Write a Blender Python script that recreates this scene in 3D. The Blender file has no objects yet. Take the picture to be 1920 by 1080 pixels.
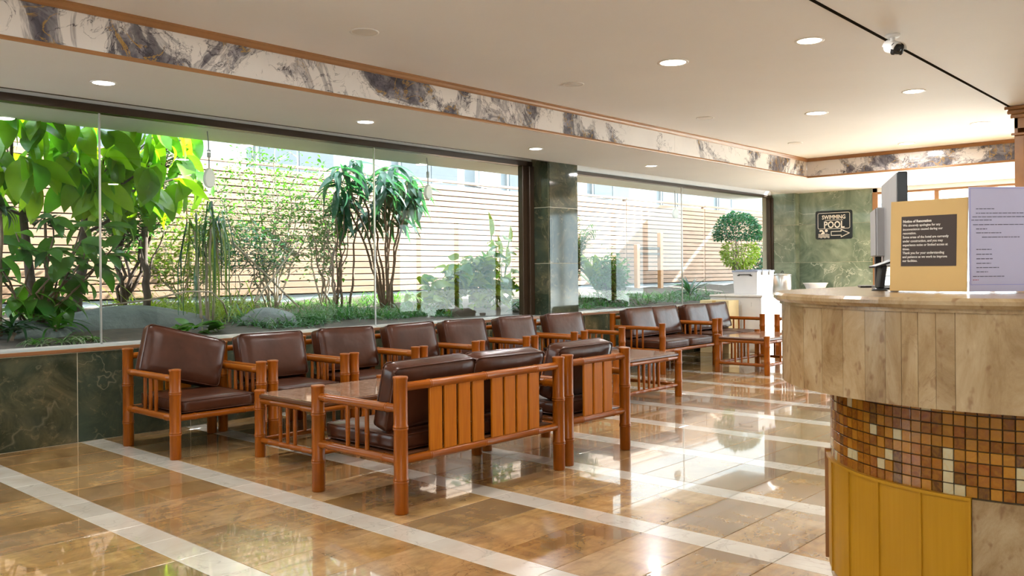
import bpy, bmesh, math, random
from mathutils import Vector, Matrix, Quaternion

S = bpy.context.scene
COL = S.collection
PI = math.pi
rnd = random.Random(7)

# ------------------------------------------------------------------ camera, world, sun, exposure
CAM_H = 1.27
YAW, ROLL, FPX, CY = math.radians(42.07), math.radians(0.51), 1635.0, 506.8
_f = Vector((math.cos(YAW), math.sin(YAW), 0)); _r = Vector((math.sin(YAW), -math.cos(YAW), 0)); _d = Vector((0, 0, -1))
_c, _s = math.cos(ROLL), math.sin(ROLL)
_rr = _c * _r + _s * _d; _dd = -_s * _r + _c * _d
cam_data = bpy.data.cameras.new('camera'); cam = bpy.data.objects.new('camera', cam_data); COL.objects.link(cam)
cam.matrix_world = Matrix(((_rr.x, -_dd.x, -_f.x, 0), (_rr.y, -_dd.y, -_f.y, 0), (_rr.z, -_dd.z, -_f.z, CAM_H), (0, 0, 0, 1)))
cam_data.sensor_width = 36.0; cam_data.lens = FPX / 1920 * 36.0
cam_data.shift_y = (CY - 540) / 1920
cam_data.clip_end = 400
S.camera = cam

S.view_settings.view_transform = 'Standard'; S.view_settings.look = 'None'
S.view_settings.gamma = 1.0; S.view_settings.use_curve_mapping = False
S.view_settings.exposure = 0.74
try:
    S.cycles.max_bounces = 10; S.cycles.transparent_max_bounces = 24; S.cycles.sample_clamp_indirect = 6.0
    S.cycles.caustics_reflective = False; S.cycles.caustics_refractive = False
except Exception:
    pass

world = bpy.data.worlds.new('world'); S.world = world; world.use_nodes = True
bg = world.node_tree.nodes['Background']
bg.inputs[0].default_value = (0.79, 0.90, 1.0, 1); bg.inputs[1].default_value = 5.4

SUN_DIR = Vector((-1.5, 0.52, -1.0)).normalized()
sun_data = bpy.data.lights.new('sun', 'SUN'); sun = bpy.data.objects.new('sun', sun_data); COL.objects.link(sun)
sun_data.energy = 29.0; sun_data.color = (1.0, 0.96, 0.91); sun_data.angle = 0.009
sun.rotation_euler = SUN_DIR.to_track_quat('-Z', 'Y').to_euler()
DOWNLIGHT_W = 15.0

# ------------------------------------------------------------------ helpers
def tag(o, label=None, cat=None, group=None, kind=None):
    if label: o['label'] = label
    if cat: o['category'] = cat
    if group: o['group'] = group
    if kind: o['kind'] = kind
    return o

def thing(name, label, cat, loc=(0, 0, 0), rz=0.0, group=None, kind=None):
    o = bpy.data.objects.new(name, None); COL.objects.link(o)
    o.location = loc; o.rotation_euler = (0, 0, rz); o.empty_display_size = 0.05
    return tag(o, label, cat, group, kind)

def link(name, me, m=None, parent=None, loc=None, rot=None, mtx=None):
    o = bpy.data.objects.new(name, me); COL.objects.link(o)
    if m is not None and len(me.materials) == 0: me.materials.append(m)
    if parent is not None: o.parent = parent
    if mtx is not None: o.matrix_basis = mtx
    else:
        if loc is not None: o.location = loc
        if rot is not None: o.rotation_euler = rot
    return o

class MB:
    def __init__(self): self.v = []; self.f = []; self.sm = []
    def add(self, vs, fs, smooth=False):
        b = len(self.v); self.v += [tuple(p) for p in vs]
        for f in fs: self.f.append(tuple(i + b for i in f)); self.sm.append(smooth)
        return self
    def box(self, x0, y0, z0, x1, y1, z1, M=None):
        vs = [Vector(p) for p in ((x0, y0, z0), (x1, y0, z0), (x1, y1, z0), (x0, y1, z0), (x0, y0, z1), (x1, y0, z1), (x1, y1, z1), (x0, y1, z1))]
        if M is not None: vs = [M @ p for p in vs]
        return self.add(vs, [(0, 3, 2, 1), (4, 5, 6, 7), (0, 1, 5, 4), (1, 2, 6, 5), (2, 3, 7, 6), (3, 0, 4, 7)])
    def cbox(self, x0, y0, z0, x1, y1, z1, b, M=None):
        # box with chamfered edges all round
        hx, hy, hz = (x1 - x0) / 2, (y1 - y0) / 2, (z1 - z0) / 2; c = Vector(((x0 + x1) / 2, (y0 + y1) / 2, (z0 + z1) / 2))
        bm = bmesh.new(); bmesh.ops.create_cube(bm, size=2)
        for v in bm.verts: v.co = Vector((v.co.x * hx, v.co.y * hy, v.co.z * hz)) + c
        bmesh.ops.bevel(bm, geom=bm.edges[:], offset=b, segments=1, affect='EDGES')
        bm.verts.index_update()
        vs = [v.co.copy() for v in bm.verts]
        if M is not None: vs = [M @ p for p in vs]
        self.add(vs, [tuple(v.index for v in f.verts) for f in bm.faces]); bm.free(); return self
    def lathe(self, prof, n=14, M=None, smooth=True, cap=True):
        vs = []; fs = []
        for r, z in prof:
            for k in range(n):
                a = 2 * PI * k / n; vs.append(Vector((r * math.cos(a), r * math.sin(a), z)))
        for i in range(len(prof) - 1):
            for k in range(n):
                a, b = i * n + k, i * n + (k + 1) % n; fs.append((a, b, b + n, a + n))
        if M is not None: vs = [M @ p for p in vs]
        self.add(vs, fs, smooth)
        if cap:
            b = len(self.v) - len(vs)
            self.f.append(tuple(b + k for k in reversed(range(n)))); self.sm.append(False)
            t = b + (len(prof) - 1) * n
            self.f.append(tuple(t + k for k in range(n))); self.sm.append(False)
        return self
    def tube(self, pts, r, n=6, smooth=True):
        pts = [Vector(p) for p in pts]
        rs = r if isinstance(r, (list, tuple)) else [r] * len(pts)
        vs = []; fs = []
        prev = None
        for i, p in enumerate(pts):
            t = (pts[min(i + 1, len(pts) - 1)] - pts[max(i - 1, 0)])
            t = t.normalized() if t.length > 1e-9 else Vector((0, 0, 1))
            ref = prev if prev is not None else (Vector((0, 0, 1)) if abs(t.z) < 0.9 else Vector((1, 0, 0)))
            u = (ref - t * ref.dot(t))
            u = u.normalized() if u.length > 1e-6 else t.orthogonal().normalized()
            w = t.cross(u); prev = u
            for k in range(n):
                a = 2 * PI * k / n; vs.append(p + (u * math.cos(a) + w * math.sin(a)) * rs[i])
        for i in range(len(pts) - 1):
            for k in range(n):
                a, b = i * n + k, i * n + (k + 1) % n; fs.append((a, b, b + n, a + n))
        self.add(vs, fs, smooth)
        b = len(self.v) - len(vs)
        self.f.append(tuple(b + k for k in reversed(range(n)))); self.sm.append(False)
        t = b + (len(pts) - 1) * n
        self.f.append(tuple(t + k for k in range(n))); self.sm.append(False)
        return self
    def prism(self, poly, z0, z1, M=None):
        n = len(poly)
        vs = [Vector((p[0], p[1], z0)) for p in poly] + [Vector((p[0], p[1], z1)) for p in poly]
        if M is not None: vs = [M @ p for p in vs]
        return self.add(vs, [tuple(reversed(range(n))), tuple(range(n, 2 * n))] + [(k, (k + 1) % n, n + (k + 1) % n, n + k) for k in range(n)])
    def arc(self, c, ri, ro, a0, a1, z0, z1, n=8, smooth=True):
        # a curved block, angles in degrees about c
        vs = []; fs = []
        for i in range(n + 1):
            a = math.radians(a0 + (a1 - a0) * i / n); ca, sa = math.cos(a), math.sin(a)
            vs += [(c[0] + ri * ca, c[1] + ri * sa, z0), (c[0] + ro * ca, c[1] + ro * sa, z0), (c[0] + ro * ca, c[1] + ro * sa, z1), (c[0] + ri * ca, c[1] + ri * sa, z1)]
        for i in range(n):
            a = i * 4; b = a + 4
            fs += [(a, a + 1, b + 1, b), (a + 1, a + 2, b + 2, b + 1), (a + 2, a + 3, b + 3, b + 2), (a + 3, a, b, b + 3)]
        fs += [(0, 3, 2, 1), (n * 4, n * 4 + 1, n * 4 + 2, n * 4 + 3)]
        return self.add(vs, fs)
    def mesh(self, name, fix=True):
        me = bpy.data.meshes.new(name); me.from_pydata(self.v, [], self.f); me.update()
        if fix:
            bm = bmesh.new(); bm.from_mesh(me); bmesh.ops.recalc_face_normals(bm, faces=bm.faces[:]); bm.to_mesh(me); bm.free()
        for p, s in zip(me.polygons, self.sm): p.use_smooth = s
        return me
    def build(self, name, m, parent=None, loc=None, rot=None, mtx=None, fix=True):
        return link(name, self.mesh(name, fix), m, parent, loc, rot, mtx)

_cache = {}
def cached(key, fn):
    if key not in _cache: _cache[key] = fn()
    return _cache[key]

# ------------------------------------------------------------------ materials
class G:
    """small node-graph helper"""
    def __init__(self, name):
        self.m = bpy.data.materials.new(name); self.m.use_nodes = True
        self.nt = self.m.node_tree; self.b = self.nt.nodes['Principled BSDF']; self.out = self.nt.nodes['Material Output']
    def n(self, t, **kw):
        nd = self.nt.nodes.new(t)
        for k, v in kw.items(): setattr(nd, k, v)
        return nd
    def l(self, a, b): self.nt.links.new(a, b)
    def val(self, sock, v):
        if hasattr(v, 'links') or isinstance(v, bpy.types.NodeSocket): self.l(v, sock)
        else: sock.default_value = v
    def pos(self, scale=(1, 1, 1), rand=0.0):
        g = self.n('ShaderNodeNewGeometry'); o = g.outputs['Position']
        if rand:
            oi = self.n('ShaderNodeObjectInfo')
            mu = self.n('ShaderNodeMath', operation='MULTIPLY'); self.l(oi.outputs['Random'], mu.inputs[0]); mu.inputs[1].default_value = rand
            cx = self.n('ShaderNodeCombineXYZ'); self.l(mu.outputs[0], cx.inputs[0]); self.l(mu.outputs[0], cx.inputs[1]); self.l(mu.outputs[0], cx.inputs[2])
            ad = self.n('ShaderNodeVectorMath', operation='ADD'); self.l(o, ad.inputs[0]); self.l(cx.outputs[0], ad.inputs[1]); o = ad.outputs[0]
        mp = self.n('ShaderNodeVectorMath', operation='MULTIPLY'); self.l(o, mp.inputs[0]); mp.inputs[1].default_value = scale
        return mp.outputs[0]
    def obj(self, scale=(1, 1, 1)):
        t = self.n('ShaderNodeTexCoord'); mp = self.n('ShaderNodeVectorMath', operation='MULTIPLY'); self.l(t.outputs['Object'], mp.inputs[0]); mp.inputs[1].default_value = scale
        return mp.outputs[0]
    def noise(self, vec, scale, detail=4, rough=0.55, dist=0.0):
        t = self.n('ShaderNodeTexNoise'); self.l(vec, t.inputs['Vector']); t.inputs['Scale'].default_value = scale
        t.inputs['Detail'].default_value = detail; t.inputs['Roughness'].default_value = rough; t.inputs['Distortion'].default_value = dist
        return t.outputs['Fac']
    def ramp(self, fac, stops, interp='LINEAR'):
        r = self.n('ShaderNodeValToRGB'); cr = r.color_ramp; cr.interpolation = interp
        while len(cr.elements) < len(stops): cr.elements.new(0.5)
        for e, (p, c) in zip(cr.elements, stops):
            e.position = p; e.color = (c, c, c, 1) if not isinstance(c, (tuple, list)) else (*c, 1)
        self.l(fac, r.inputs[0]); return r.outputs[0]
    def mix(self, fac, a, b, mode='MIX'):
        x = self.n('ShaderNodeMix', data_type='RGBA', blend_type=mode)
        self.val(x.inputs[0], fac)
        for s, v in ((x.inputs[6], a), (x.inputs[7], b)):
            if isinstance(v, (tuple, list)): s.default_value = (*v, 1)
            else: self.l(v, s)
        return x.outputs[2]
    def rand(self, lo, hi):
        oi = self.n('ShaderNodeObjectInfo'); mr = self.n('ShaderNodeMapRange'); self.l(oi.outputs['Random'], mr.inputs[0])
        mr.inputs[3].default_value = lo; mr.inputs[4].default_value = hi; return mr.outputs[0]
    def ridge(self, vec, scale, width, detail=5, dist=0.6):
        """thin vein mask from the mid-level of a noise"""
        f = self.noise(vec, scale, detail, 0.6, dist)
        return self.ramp(f, [(0.5 - width, 0.0), (0.5, 1.0), (0.5 + width, 0.0)])
    def bump(self, h, strength=0.2, dist=0.01):
        bp = self.n('ShaderNodeBump'); bp.inputs['Strength'].default_value = strength; bp.inputs['Distance'].default_value = dist
        self.l(h, bp.inputs['Height']); self.l(bp.outputs[0], self.b.inputs['Normal'])
    def fin(self, color=None, rough=0.5, spec=0.5, metal=0.0, coat=0.0, emit=None, estr=0.0):
        if color is not None:
            if isinstance(color, (tuple, list)): self.b.inputs['Base Color'].default_value = (*color, 1)
            else: self.l(color, self.b.inputs['Base Color'])
        self.val(self.b.inputs['Roughness'], rough); self.b.inputs['Specular IOR Level'].default_value = spec
        self.b.inputs['Metallic'].default_value = metal; self.b.inputs['Coat Weight'].default_value = coat
        self.b.inputs['Coat Roughness'].default_value = 0.08
        if emit: self.b.inputs['Emission Color'].default_value = (*emit, 1); self.b.inputs['Emission Strength'].default_value = estr
        return self.m

def plain(name, c, rough=0.5, spec=0.5, metal=0.0, coat=0.0, emit=None, estr=0.0, var=0.06, vs=6.0):
    g = G(name); f = g.noise(g.pos(), vs, 4)
    k = g.ramp(f, [(0.3, 1 - var), (0.7, 1 + var)])
    return g.fin(g.mix(1.0, c, k, 'MULTIPLY'), rough, spec, metal, coat, emit, estr)

M = {}
def make_materials():
    # golden floor marble, each tile its own cut
    g = G('golden_marble'); p = g.pos((1.0, 1.0, 1.0), 53.0); ps = g.pos((1.6, 0.7, 1.0), 53.0)
    f = g.noise(ps, 2.2, 7, 0.62, 1.4)
    c = g.ramp(f, [(0.25, (0.150, 0.078, 0.026)), (0.45, (0.30, 0.165, 0.052)), (0.6, (0.40, 0.238, 0.082)), (0.8, (0.54, 0.375, 0.18))])
    c = g.mix(g.ramp(g.noise(p, 1.1, 3), [(0.4, 0.0), (0.7, 0.4)]), c, (0.50, 0.37, 0.24))
    c = g.mix(1.0, c, g.ramp(g.noise(g.pos((5, 16, 1), 53.0), 1.0, 6, 0.7, 0.8), [(0.3, 0.72), (0.7, 1.22)]), 'MULTIPLY')
    vm = g.n('ShaderNodeMath', operation='MULTIPLY'); g.l(g.ridge(p, 2.6, 0.008, 7, 1.2), vm.inputs[0]); g.l(g.ramp(g.noise(p, 1.7, 2), [(0.5, 0.0), (0.7, 0.8)]), vm.inputs[1])
    c = g.mix(vm.outputs[0], c, (0.13, 0.07, 0.03))
    c = g.mix(1.0, c, g.ramp(g.rand(0, 1), [(0, (0.68, 0.66, 0.64)), (0.5, (0.95, 0.94, 0.95)), (1, (1.2, 1.22, 1.25))]), 'MULTIPLY')
    M['floor'] = g.fin(c, 0.22, 0.45, 0, 0.75); g.b.inputs['Coat Roughness'].default_value = 0.03
    g = G('cream_marble'); p = g.pos((1, 1, 1), 31.0)
    c = g.ramp(g.noise(p, 2.5, 6, 0.6, 0.8), [(0.3, (0.52, 0.46, 0.38)), (0.7, (0.66, 0.61, 0.53))])
    c = g.mix(g.ridge(p, 2.2, 0.010, 4, 0.8), c, (0.47, 0.43, 0.37))
    c = g.mix(1.0, c, g.ramp(g.rand(0, 1), [(0, 0.9), (1, 1.08)]), 'MULTIPLY')
    M['cream'] = g.fin(c, 0.22, 0.45, 0, 0.75); g.b.inputs['Coat Roughness'].default_value = 0.03
    M['grout_dark'] = plain('grout_dark', (0.10, 0.065, 0.035), 0.6)
    M['grout_light'] = plain('grout_light', (0.62, 0.56, 0.42), 0.6)
    # dark green marble
    g = G('green_marble'); p = g.pos((1, 1, 1), 41.0)
    f = g.noise(p, 2.4, 8, 0.66, 1.1)
    c = g.ramp(f, [(0.30, (0.010, 0.014, 0.008)), (0.47, (0.034, 0.038, 0.021)), (0.60, (0.085, 0.075, 0.038)), (0.74, (0.19, 0.155, 0.085))])
    c = g.mix(g.ramp(g.noise(p, 1.3, 3, 0.5, 0.5), [(0.40, 0.0), (0.68, 0.6)]), c, (0.055, 0.08, 0.06))
    vm = g.n('ShaderNodeMath', operation='MULTIPLY'); g.l(g.ridge(p, 1.1, 0.006, 4, 0.6), vm.inputs[0]); g.l(g.ramp(g.noise(p, 1.3, 2), [(0.50, 0.0), (0.70, 0.7)]), vm.inputs[1])
    c = g.mix(vm.outputs[0], c, (0.30, 0.26, 0.17))
    c = g.mix(g.ramp(g.noise(p, 9, 7, 0.75, 1.0), [(0.56, 0.0), (0.70, 0.75)]), c, (0.20, 0.165, 0.09))
    M['green'] = g.fin(c, 0.07, 0.32)
    g = G('glare_lit_green_marble'); p = g.pos((1, 1, 1), 41.0)  # the green marble made lighter, glare on the end wall put into its colour
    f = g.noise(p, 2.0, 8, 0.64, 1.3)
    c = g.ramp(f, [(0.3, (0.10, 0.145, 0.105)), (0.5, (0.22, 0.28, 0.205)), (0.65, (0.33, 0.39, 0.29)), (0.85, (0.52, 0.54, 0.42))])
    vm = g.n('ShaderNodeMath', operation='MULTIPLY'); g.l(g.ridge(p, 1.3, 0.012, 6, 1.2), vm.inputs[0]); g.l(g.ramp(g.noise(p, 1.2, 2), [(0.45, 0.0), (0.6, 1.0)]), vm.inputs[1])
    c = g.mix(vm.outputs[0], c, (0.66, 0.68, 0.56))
    M['green_lit'] = g.fin(c, 0.08, 0.5)
    # white marble with violet grey clouds and gold streaks
    g = G('violet_marble'); p = g.pos((1.0, 1.0, 1.0), 0.0)
    f1 = g.noise(p, 0.9, 7, 0.60, 1.8)
    c = g.mix(g.ramp(g.noise(p, 2.0, 4), [(0.35, 0.0), (0.7, 0.5)]), (0.80, 0.76, 0.72), (0.66, 0.62, 0.60))
    dark = g.ramp(g.noise(p, 3.4, 7, 0.65, 1.2), [(0.32, (0.030, 0.028, 0.040)), (0.5, (0.11, 0.105, 0.13)), (0.66, (0.36, 0.34, 0.37)), (0.8, (0.6, 0.57, 0.57))])
    c = g.mix(g.ramp(f1, [(0.52, 0.0), (0.55, 0.85), (0.61, 1.0)]), c, dark)
    c = g.mix(g.ramp(f1, [(0.485, 0.0), (0.512, 0.6), (0.53, 0.0)]), c, (0.10, 0.09, 0.12))
    vm = g.n('ShaderNodeMath', operation='MULTIPLY'); g.l(g.ridge(p, 3.1, 0.016, 6, 2.0), vm.inputs[0]); g.l(g.ramp(f1, [(0.42, 0.0), (0.50, 1.0)]), vm.inputs[1])
    c = g.mix(vm.outputs[0], c, (0.045, 0.04, 0.055))
    gm = g.n('ShaderNodeMath', operation='MULTIPLY'); g.l(g.ridge(p, 2.7, 0.018, 6, 1.5), gm.inputs[0]); g.l(g.ramp(f1, [(0.50, 0.0), (0.56, 0.8)]), gm.inputs[1])
    c = g.mix(gm.outputs[0], c, (0.50, 0.29, 0.05))
    M['violet'] = g.fin(c, 0.12, 0.5)
    g = G('streaked_white_marble'); p = g.pos((1.0, 1.6, 0.5), 0.0)
    c = g.mix(g.ramp(g.noise(p, 3.2, 7, 0.65, 1.2), [(0.60, 0.0), (0.68, 1.0)]), (0.78, 0.77, 0.76), (0.10, 0.10, 0.12))
    M['streaked'] = g.fin(c, 0.15, 0.5)
    # counter stone
    g = G('counter_stone'); p = g.pos((1, 1, 0.6), 23.0)
    f = g.noise(p, 4.0, 9, 0.72, 1.0)
    c = g.ramp(f, [(0.3, (0.21, 0.125, 0.052)), (0.5, (0.37, 0.255, 0.132)), (0.7, (0.50, 0.385, 0.235))])
    vm = g.n('ShaderNodeMath', operation='MULTIPLY'); g.l(g.ridge(p, 2.0, 0.008, 7, 1.3), vm.inputs[0]); g.l(g.ramp(g.noise(p, 1.4, 2), [(0.5, 0.0), (0.7, 0.7)]), vm.inputs[1])
    c = g.mix(vm.outputs[0], c, (0.22, 0.13, 0.07))
    c = g.mix(g.ramp(g.noise(p, 26, 2), [(0.60, 0.0), (0.70, 0.7)]), c, (0.22, 0.12, 0.06))
    c = g.mix(1.0, c, g.ramp(g.rand(0, 1), [(0, (0.86, 0.84, 0.82)), (1, (1.06, 1.05, 1.03))]), 'MULTIPLY')
    M['stone'] = g.fin(c, 0.22, 0.4)
    # mosaic
    g = G('amber_glass_tile'); oi = g.n('ShaderNodeObjectInfo')
    c = g.ramp(oi.outputs['Random'], [(0.0, (0.17, 0.052, 0.004)), (0.2, (0.25, 0.085, 0.006)), (0.38, (0.30, 0.125, 0.012)), (0.55, (0.20, 0.050, 0.004)), (0.68, (0.34, 0.14, 0.012)), (0.79, (0.09, 0.032, 0.006)), (0.885, (0.46, 0.40, 0.24))], 'CONSTANT')
    p = g.pos((1, 1, 1), 9.0); f = g.noise(p, 38, 4, 0.6, 1.5)
    c = g.mix(g.ramp(f, [(0.4, 0.0), (0.62, 0.45)]), c, g.mix(0.5, c, (0.50, 0.24, 0.02)))
    g.bump(f, 0.25, 0.004)
    M['mosaic'] = g.fin(c, 0.16, 0.45)
    g = G('gold_panel'); f = g.noise(g.pos((1, 1, 0.05)), 60, 2)
    M['gold'] = g.fin(g.mix(g.ramp(f, [(0.3, 0.0), (0.7, 1.0)]), (0.39, 0.19, 0.007), (0.42, 0.21, 0.010)), 0.42, 0.25, 0.0)
    # bamboo-look varnished wood
    g = G('varnished_bamboo'); p = g.obj((14, 14, 1.2)); f = g.noise(p, 3.0, 5, 0.6, 0.3)
    c = g.ramp(f, [(0.25, (0.20, 0.047, 0.002)), (0.55, (0.30, 0.078, 0.003)), (0.8, (0.40, 0.118, 0.005))])
    c = g.mix(g.ramp(g.noise(g.pos(), 9, 3), [(0.3, 0.0), (0.75, 0.5)]), c, (0.17, 0.040, 0.002))
    c = g.mix(1.0, c, g.ramp(g.rand(0, 1), [(0, 0.88), (1, 1.10)]), 'MULTIPLY')
    M['bamboo'] = g.fin(c, 0.30, 0.27, 0, 0.04)
    g = G('slat_wood'); f = g.noise(g.obj((30, 4, 1.6)), 2.5, 5, 0.6, 0.4)
    c = g.ramp(f, [(0.3, (0.38, 0.105, 0.003)), (0.7, (0.50, 0.155, 0.005))])
    M['slat'] = g.fin(c, 0.40, 0.22)
    g = G('brown_leather'); p = g.pos((1, 1, 1), 3.0); f = g.noise(p, 5, 5, 0.55)
    c = g.ramp(f, [(0.3, (0.042, 0.0135, 0.006)), (0.7, (0.072, 0.023, 0.0105))])
    g.bump(g.noise(p, 4.0, 3, 0.5), 0.35, 0.03)
    M['leather'] = g.fin(c, 0.30, 0.28)
    g = G('tabletop_granite'); p = g.pos(); f = g.noise(p, 40, 5, 0.7)
    c = g.ramp(f, [(0.3, (0.13, 0.065, 0.035)), (0.5, (0.28, 0.17, 0.11)), (0.7, (0.48, 0.35, 0.26))])
    M['granite'] = g.fin(c, 0.06, 0.55)
    M['edge_brown'] = plain('edge_brown', (0.10, 0.035, 0.012), 0.35)
    # painted things
    M['ceil'] = plain('ceiling_paint', (0.86, 0.865, 0.88), 0.65, 0.3, var=0.02, vs=1.0)
    M['white'] = plain('white_paint', (0.80, 0.79, 0.77), 0.5, var=0.02)
    M['trim_wood'] = plain('trim_wood', (0.34, 0.165, 0.062), 0.4, var=0.15, vs=3)
    M['sill_wood'] = plain('sill_wood', (0.20, 0.085, 0.03), 0.35, var=0.15, vs=3)
    M['sill_stone'] = plain('sill_stone', (0.42, 0.42, 0.40), 0.18, var=0.1)
    M['bronze'] = plain('bronze_frame', (0.050, 0.030, 0.016), 0.35, 0.5, 0.3)
    M['black'] = plain('black_plastic', (0.012, 0.012, 0.013), 0.4)
    M['grey_pl'] = plain('grey_plastic', (0.36, 0.36, 0.37), 0.45)
    M['silver'] = plain('silver_pole', (0.52, 0.52, 0.50), 0.3, 0.5, 0.8)
    M['steel'] = plain('brushed_steel', (0.62, 0.61, 0.59), 0.28, 0.5, 0.9)
    M['box_white'] = plain('white_plastic', (0.80, 0.80, 0.83), 0.4, var=0.02)
    M['box_lid'] = plain('grey_blue_lid', (0.36, 0.42, 0.58), 0.4)
    M['carton'] = plain('cream_carton', (0.72, 0.60, 0.34), 0.7)
    M['mdf'] = plain('mustard_board', (0.66, 0.43, 0.155), 0.5, var=0.03)
    M['poster'] = plain('dark_brown_poster', (0.045, 0.026, 0.018), 0.5)
    M['ink_white'] = plain('white_lettering', (0.85, 0.80, 0.72), 0.5)
    M['ink_dark'] = plain('dark_lettering', (0.07, 0.06, 0.09), 0.5)
    M['ink_red'] = plain('red_lettering', (0.42, 0.10, 0.12), 0.5)
    M['ink_blue'] = plain('violet_border', (0.20, 0.20, 0.55), 0.5)
    M['lav'] = plain('lavender_paper', (0.50, 0.48, 0.62), 0.10, var=0.02)
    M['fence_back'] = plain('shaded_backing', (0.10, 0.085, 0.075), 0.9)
    M['shadow_gap'] = plain('shadow_gap', (0.02, 0.018, 0.016), 1.0, 0.0)
    M['sign_black'] = plain('sign_black', (0.012, 0.015, 0.018), 0.25)
    M['cab_wood'] = plain('cabinet_wood', (0.34, 0.145, 0.035), 0.35, var=0.2, vs=4)
    M['lens_off'] = plain('frosted_lens', (0.78, 0.74, 0.70), 0.4)
    g = G('lamp_warm'); M['lamp_warm'] = g.fin((0.9, 0.85, 0.75), 0.5, emit=(1.0, 0.86, 0.66), estr=9.0)
    g = G('lamp_cool'); M['lamp_cool'] = g.fin((0.9, 0.9, 0.88), 0.5, emit=(1.0, 0.95, 0.86), estr=9.0)
    # glass: clear, faint green, mirrors by angle only
    def glass(name, tint, ior=1.5, mirror=1.0):
        g = G(name); g.nt.nodes.remove(g.b)
        tr = g.n('ShaderNodeBsdfTransparent'); tr.inputs[0].default_value = (*tint, 1)
        gl = g.n('ShaderNodeBsdfGlossy'); gl.inputs['Roughness'].default_value = 0.0
        lw = g.n('ShaderNodeLayerWeight'); lw.inputs[0].default_value = 0.5
        pw = g.n('ShaderNodeMath', operation='POWER'); g.l(lw.outputs['Facing'], pw.inputs[0]); pw.inputs[1].default_value = 5.0
        ma = g.n('ShaderNodeMath', operation='MULTIPLY_ADD'); g.l(pw.outputs[0], ma.inputs[0]); ma.inputs[1].default_value = 0.6 * mirror; ma.inputs[2].default_value = 0.018 * mirror
        mx = g.n('ShaderNodeMixShader'); g.l(ma.outputs[0], mx.inputs[0]); g.l(tr.outputs[0], mx.inputs[1]); g.l(gl.outputs[0], mx.inputs[2])
        g.l(mx.outputs[0], g.out.inputs[0]); return g.m
    M['glass'] = glass('window_glass', (0.95, 0.985, 0.97))
    M['acrylic'] = glass('clear_acrylic', (0.97, 0.97, 0.98))
    # outdoors
    g = G('fence_wood'); p = g.pos((0.6, 1, 4), 11.0); f = g.noise(p, 4, 5, 0.6)
    c = g.ramp(f, [(0.3, (0.20, 0.108, 0.062)), (0.7, (0.29, 0.165, 0.10))])
    M['fence'] = g.fin(g.mix(1.0, c, g.ramp(g.rand(0, 1), [(0, 0.85), (1, 1.1)]), 'MULTIPLY'), 0.6)
    M['concrete'] = plain('pale_concrete', (0.50, 0.50, 0.50), 0.8, var=0.12, vs=2)
    M['facade'] = plain('pale_facade', (0.135, 0.150, 0.160), 0.8, var=0.10, vs=0.7)
    M['facade_trim'] = plain('facade_trim', (0.17, 0.18, 0.185), 0.7)
    M['facade_dark'] = plain('dark_grey_pane', (0.05, 0.06, 0.07), 0.3)  # plain dark grey for the neighbour's panes and the wall coping
    M['soil'] = plain('dark_soil', (0.05, 0.036, 0.026), 0.9, var=0.4, vs=7)
    M['paving'] = plain('pale_paving', (0.72, 0.72, 0.71), 0.8, var=0.06, vs=1)
    g = G('boulder'); f = g.noise(g.pos(), 3, 8, 0.65); c = g.ramp(f, [(0.3, (0.05, 0.06, 0.06)), (0.7, (0.13, 0.145, 0.145))]); g.bump(f, 0.6, 0.08); M['rock'] = g.fin(c, 0.75)
    M['bark'] = plain('grey_brown_bark', (0.13, 0.085, 0.055), 0.85, var=0.35, vs=14)
    M['bark_dark'] = plain('dark_bark', (0.055, 0.035, 0.025), 0.85, var=0.35, vs=14)
    M['stick'] = plain('dry_stick', (0.30, 0.24, 0.18), 0.8, var=0.2, vs=12)
    M['planter'] = None
    def leaf(name, c0, c1, trans, gloss=0.35, mixf=0.45):
        g = G(name); p = g.pos((1, 1, 1), 5.0)
        f = g.noise(p, 5.0, 3)
        c = g.mix(g.rand(0, 1), c0, c1); c = g.mix(1.0, c, g.ramp(f, [(0.3, 0.82), (0.7, 1.15)]), 'MULTIPLY')
        g.fin(c, gloss, 0.45)
        tl = g.n('ShaderNodeBsdfTranslucent'); tcol = g.mix(1.0, c, trans, 'MULTIPLY'); g.l(tcol, tl.inputs[0])
        mx = g.n('ShaderNodeMixShader'); mx.inputs[0].default_value = mixf
        g.l(g.b.outputs[0], mx.inputs[1]); g.l(tl.outputs[0], mx.inputs[2]); g.l(mx.outputs[0], g.out.inputs[0]); return g.m
    M['leaf_big'] = leaf('bright_leaf', (0.045, 0.19, 0.015), (0.19, 0.34, 0.010), (1.7, 1.6, 0.5), 0.3, 0.5)
    M['leaf_mid'] = leaf('mid_leaf', (0.0300, 0.1200, 0.0200), (0.0750, 0.2000, 0.0200), (1.4, 1.5, 0.6))
    M['leaf_teal'] = leaf('blue_green_leaf', (0.0175, 0.0650, 0.0425), (0.0300, 0.1000, 0.0550), (1.2, 1.5, 0.7), 0.25)
    M['leaf_dark'] = leaf('dark_leaf', (0.0100, 0.0375, 0.0150), (0.0200, 0.0650, 0.0225), (1.2, 1.4, 0.7), 0.3)
    M['leaf_lime'] = leaf('lime_leaf', (0.1400, 0.2300, 0.0150), (0.2100, 0.2900, 0.0250), (1.3, 1.3, 0.6))
    M['leaf_stripe'] = leaf('cream_edged_leaf', (0.1500, 0.2250, 0.1000), (0.3000, 0.3300, 0.2400), (1.2, 1.2, 0.9))
    M['leaf_grass'] = leaf('grass_blade', (0.02, 0.075, 0.03), (0.055, 0.145, 0.055), (1.3, 1.5, 0.7))
make_materials()
# ------------------------------------------------------------------ floor
def view_xy(x, y, z=0.0):
    p = Vector((x, y, z - CAM_H)); d = p.dot(_f)
    if d < 0.3: return None
    return 960 + FPX * p.dot(_rr) / d, CY + FPX * p.dot(_dd) / d, d

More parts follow.
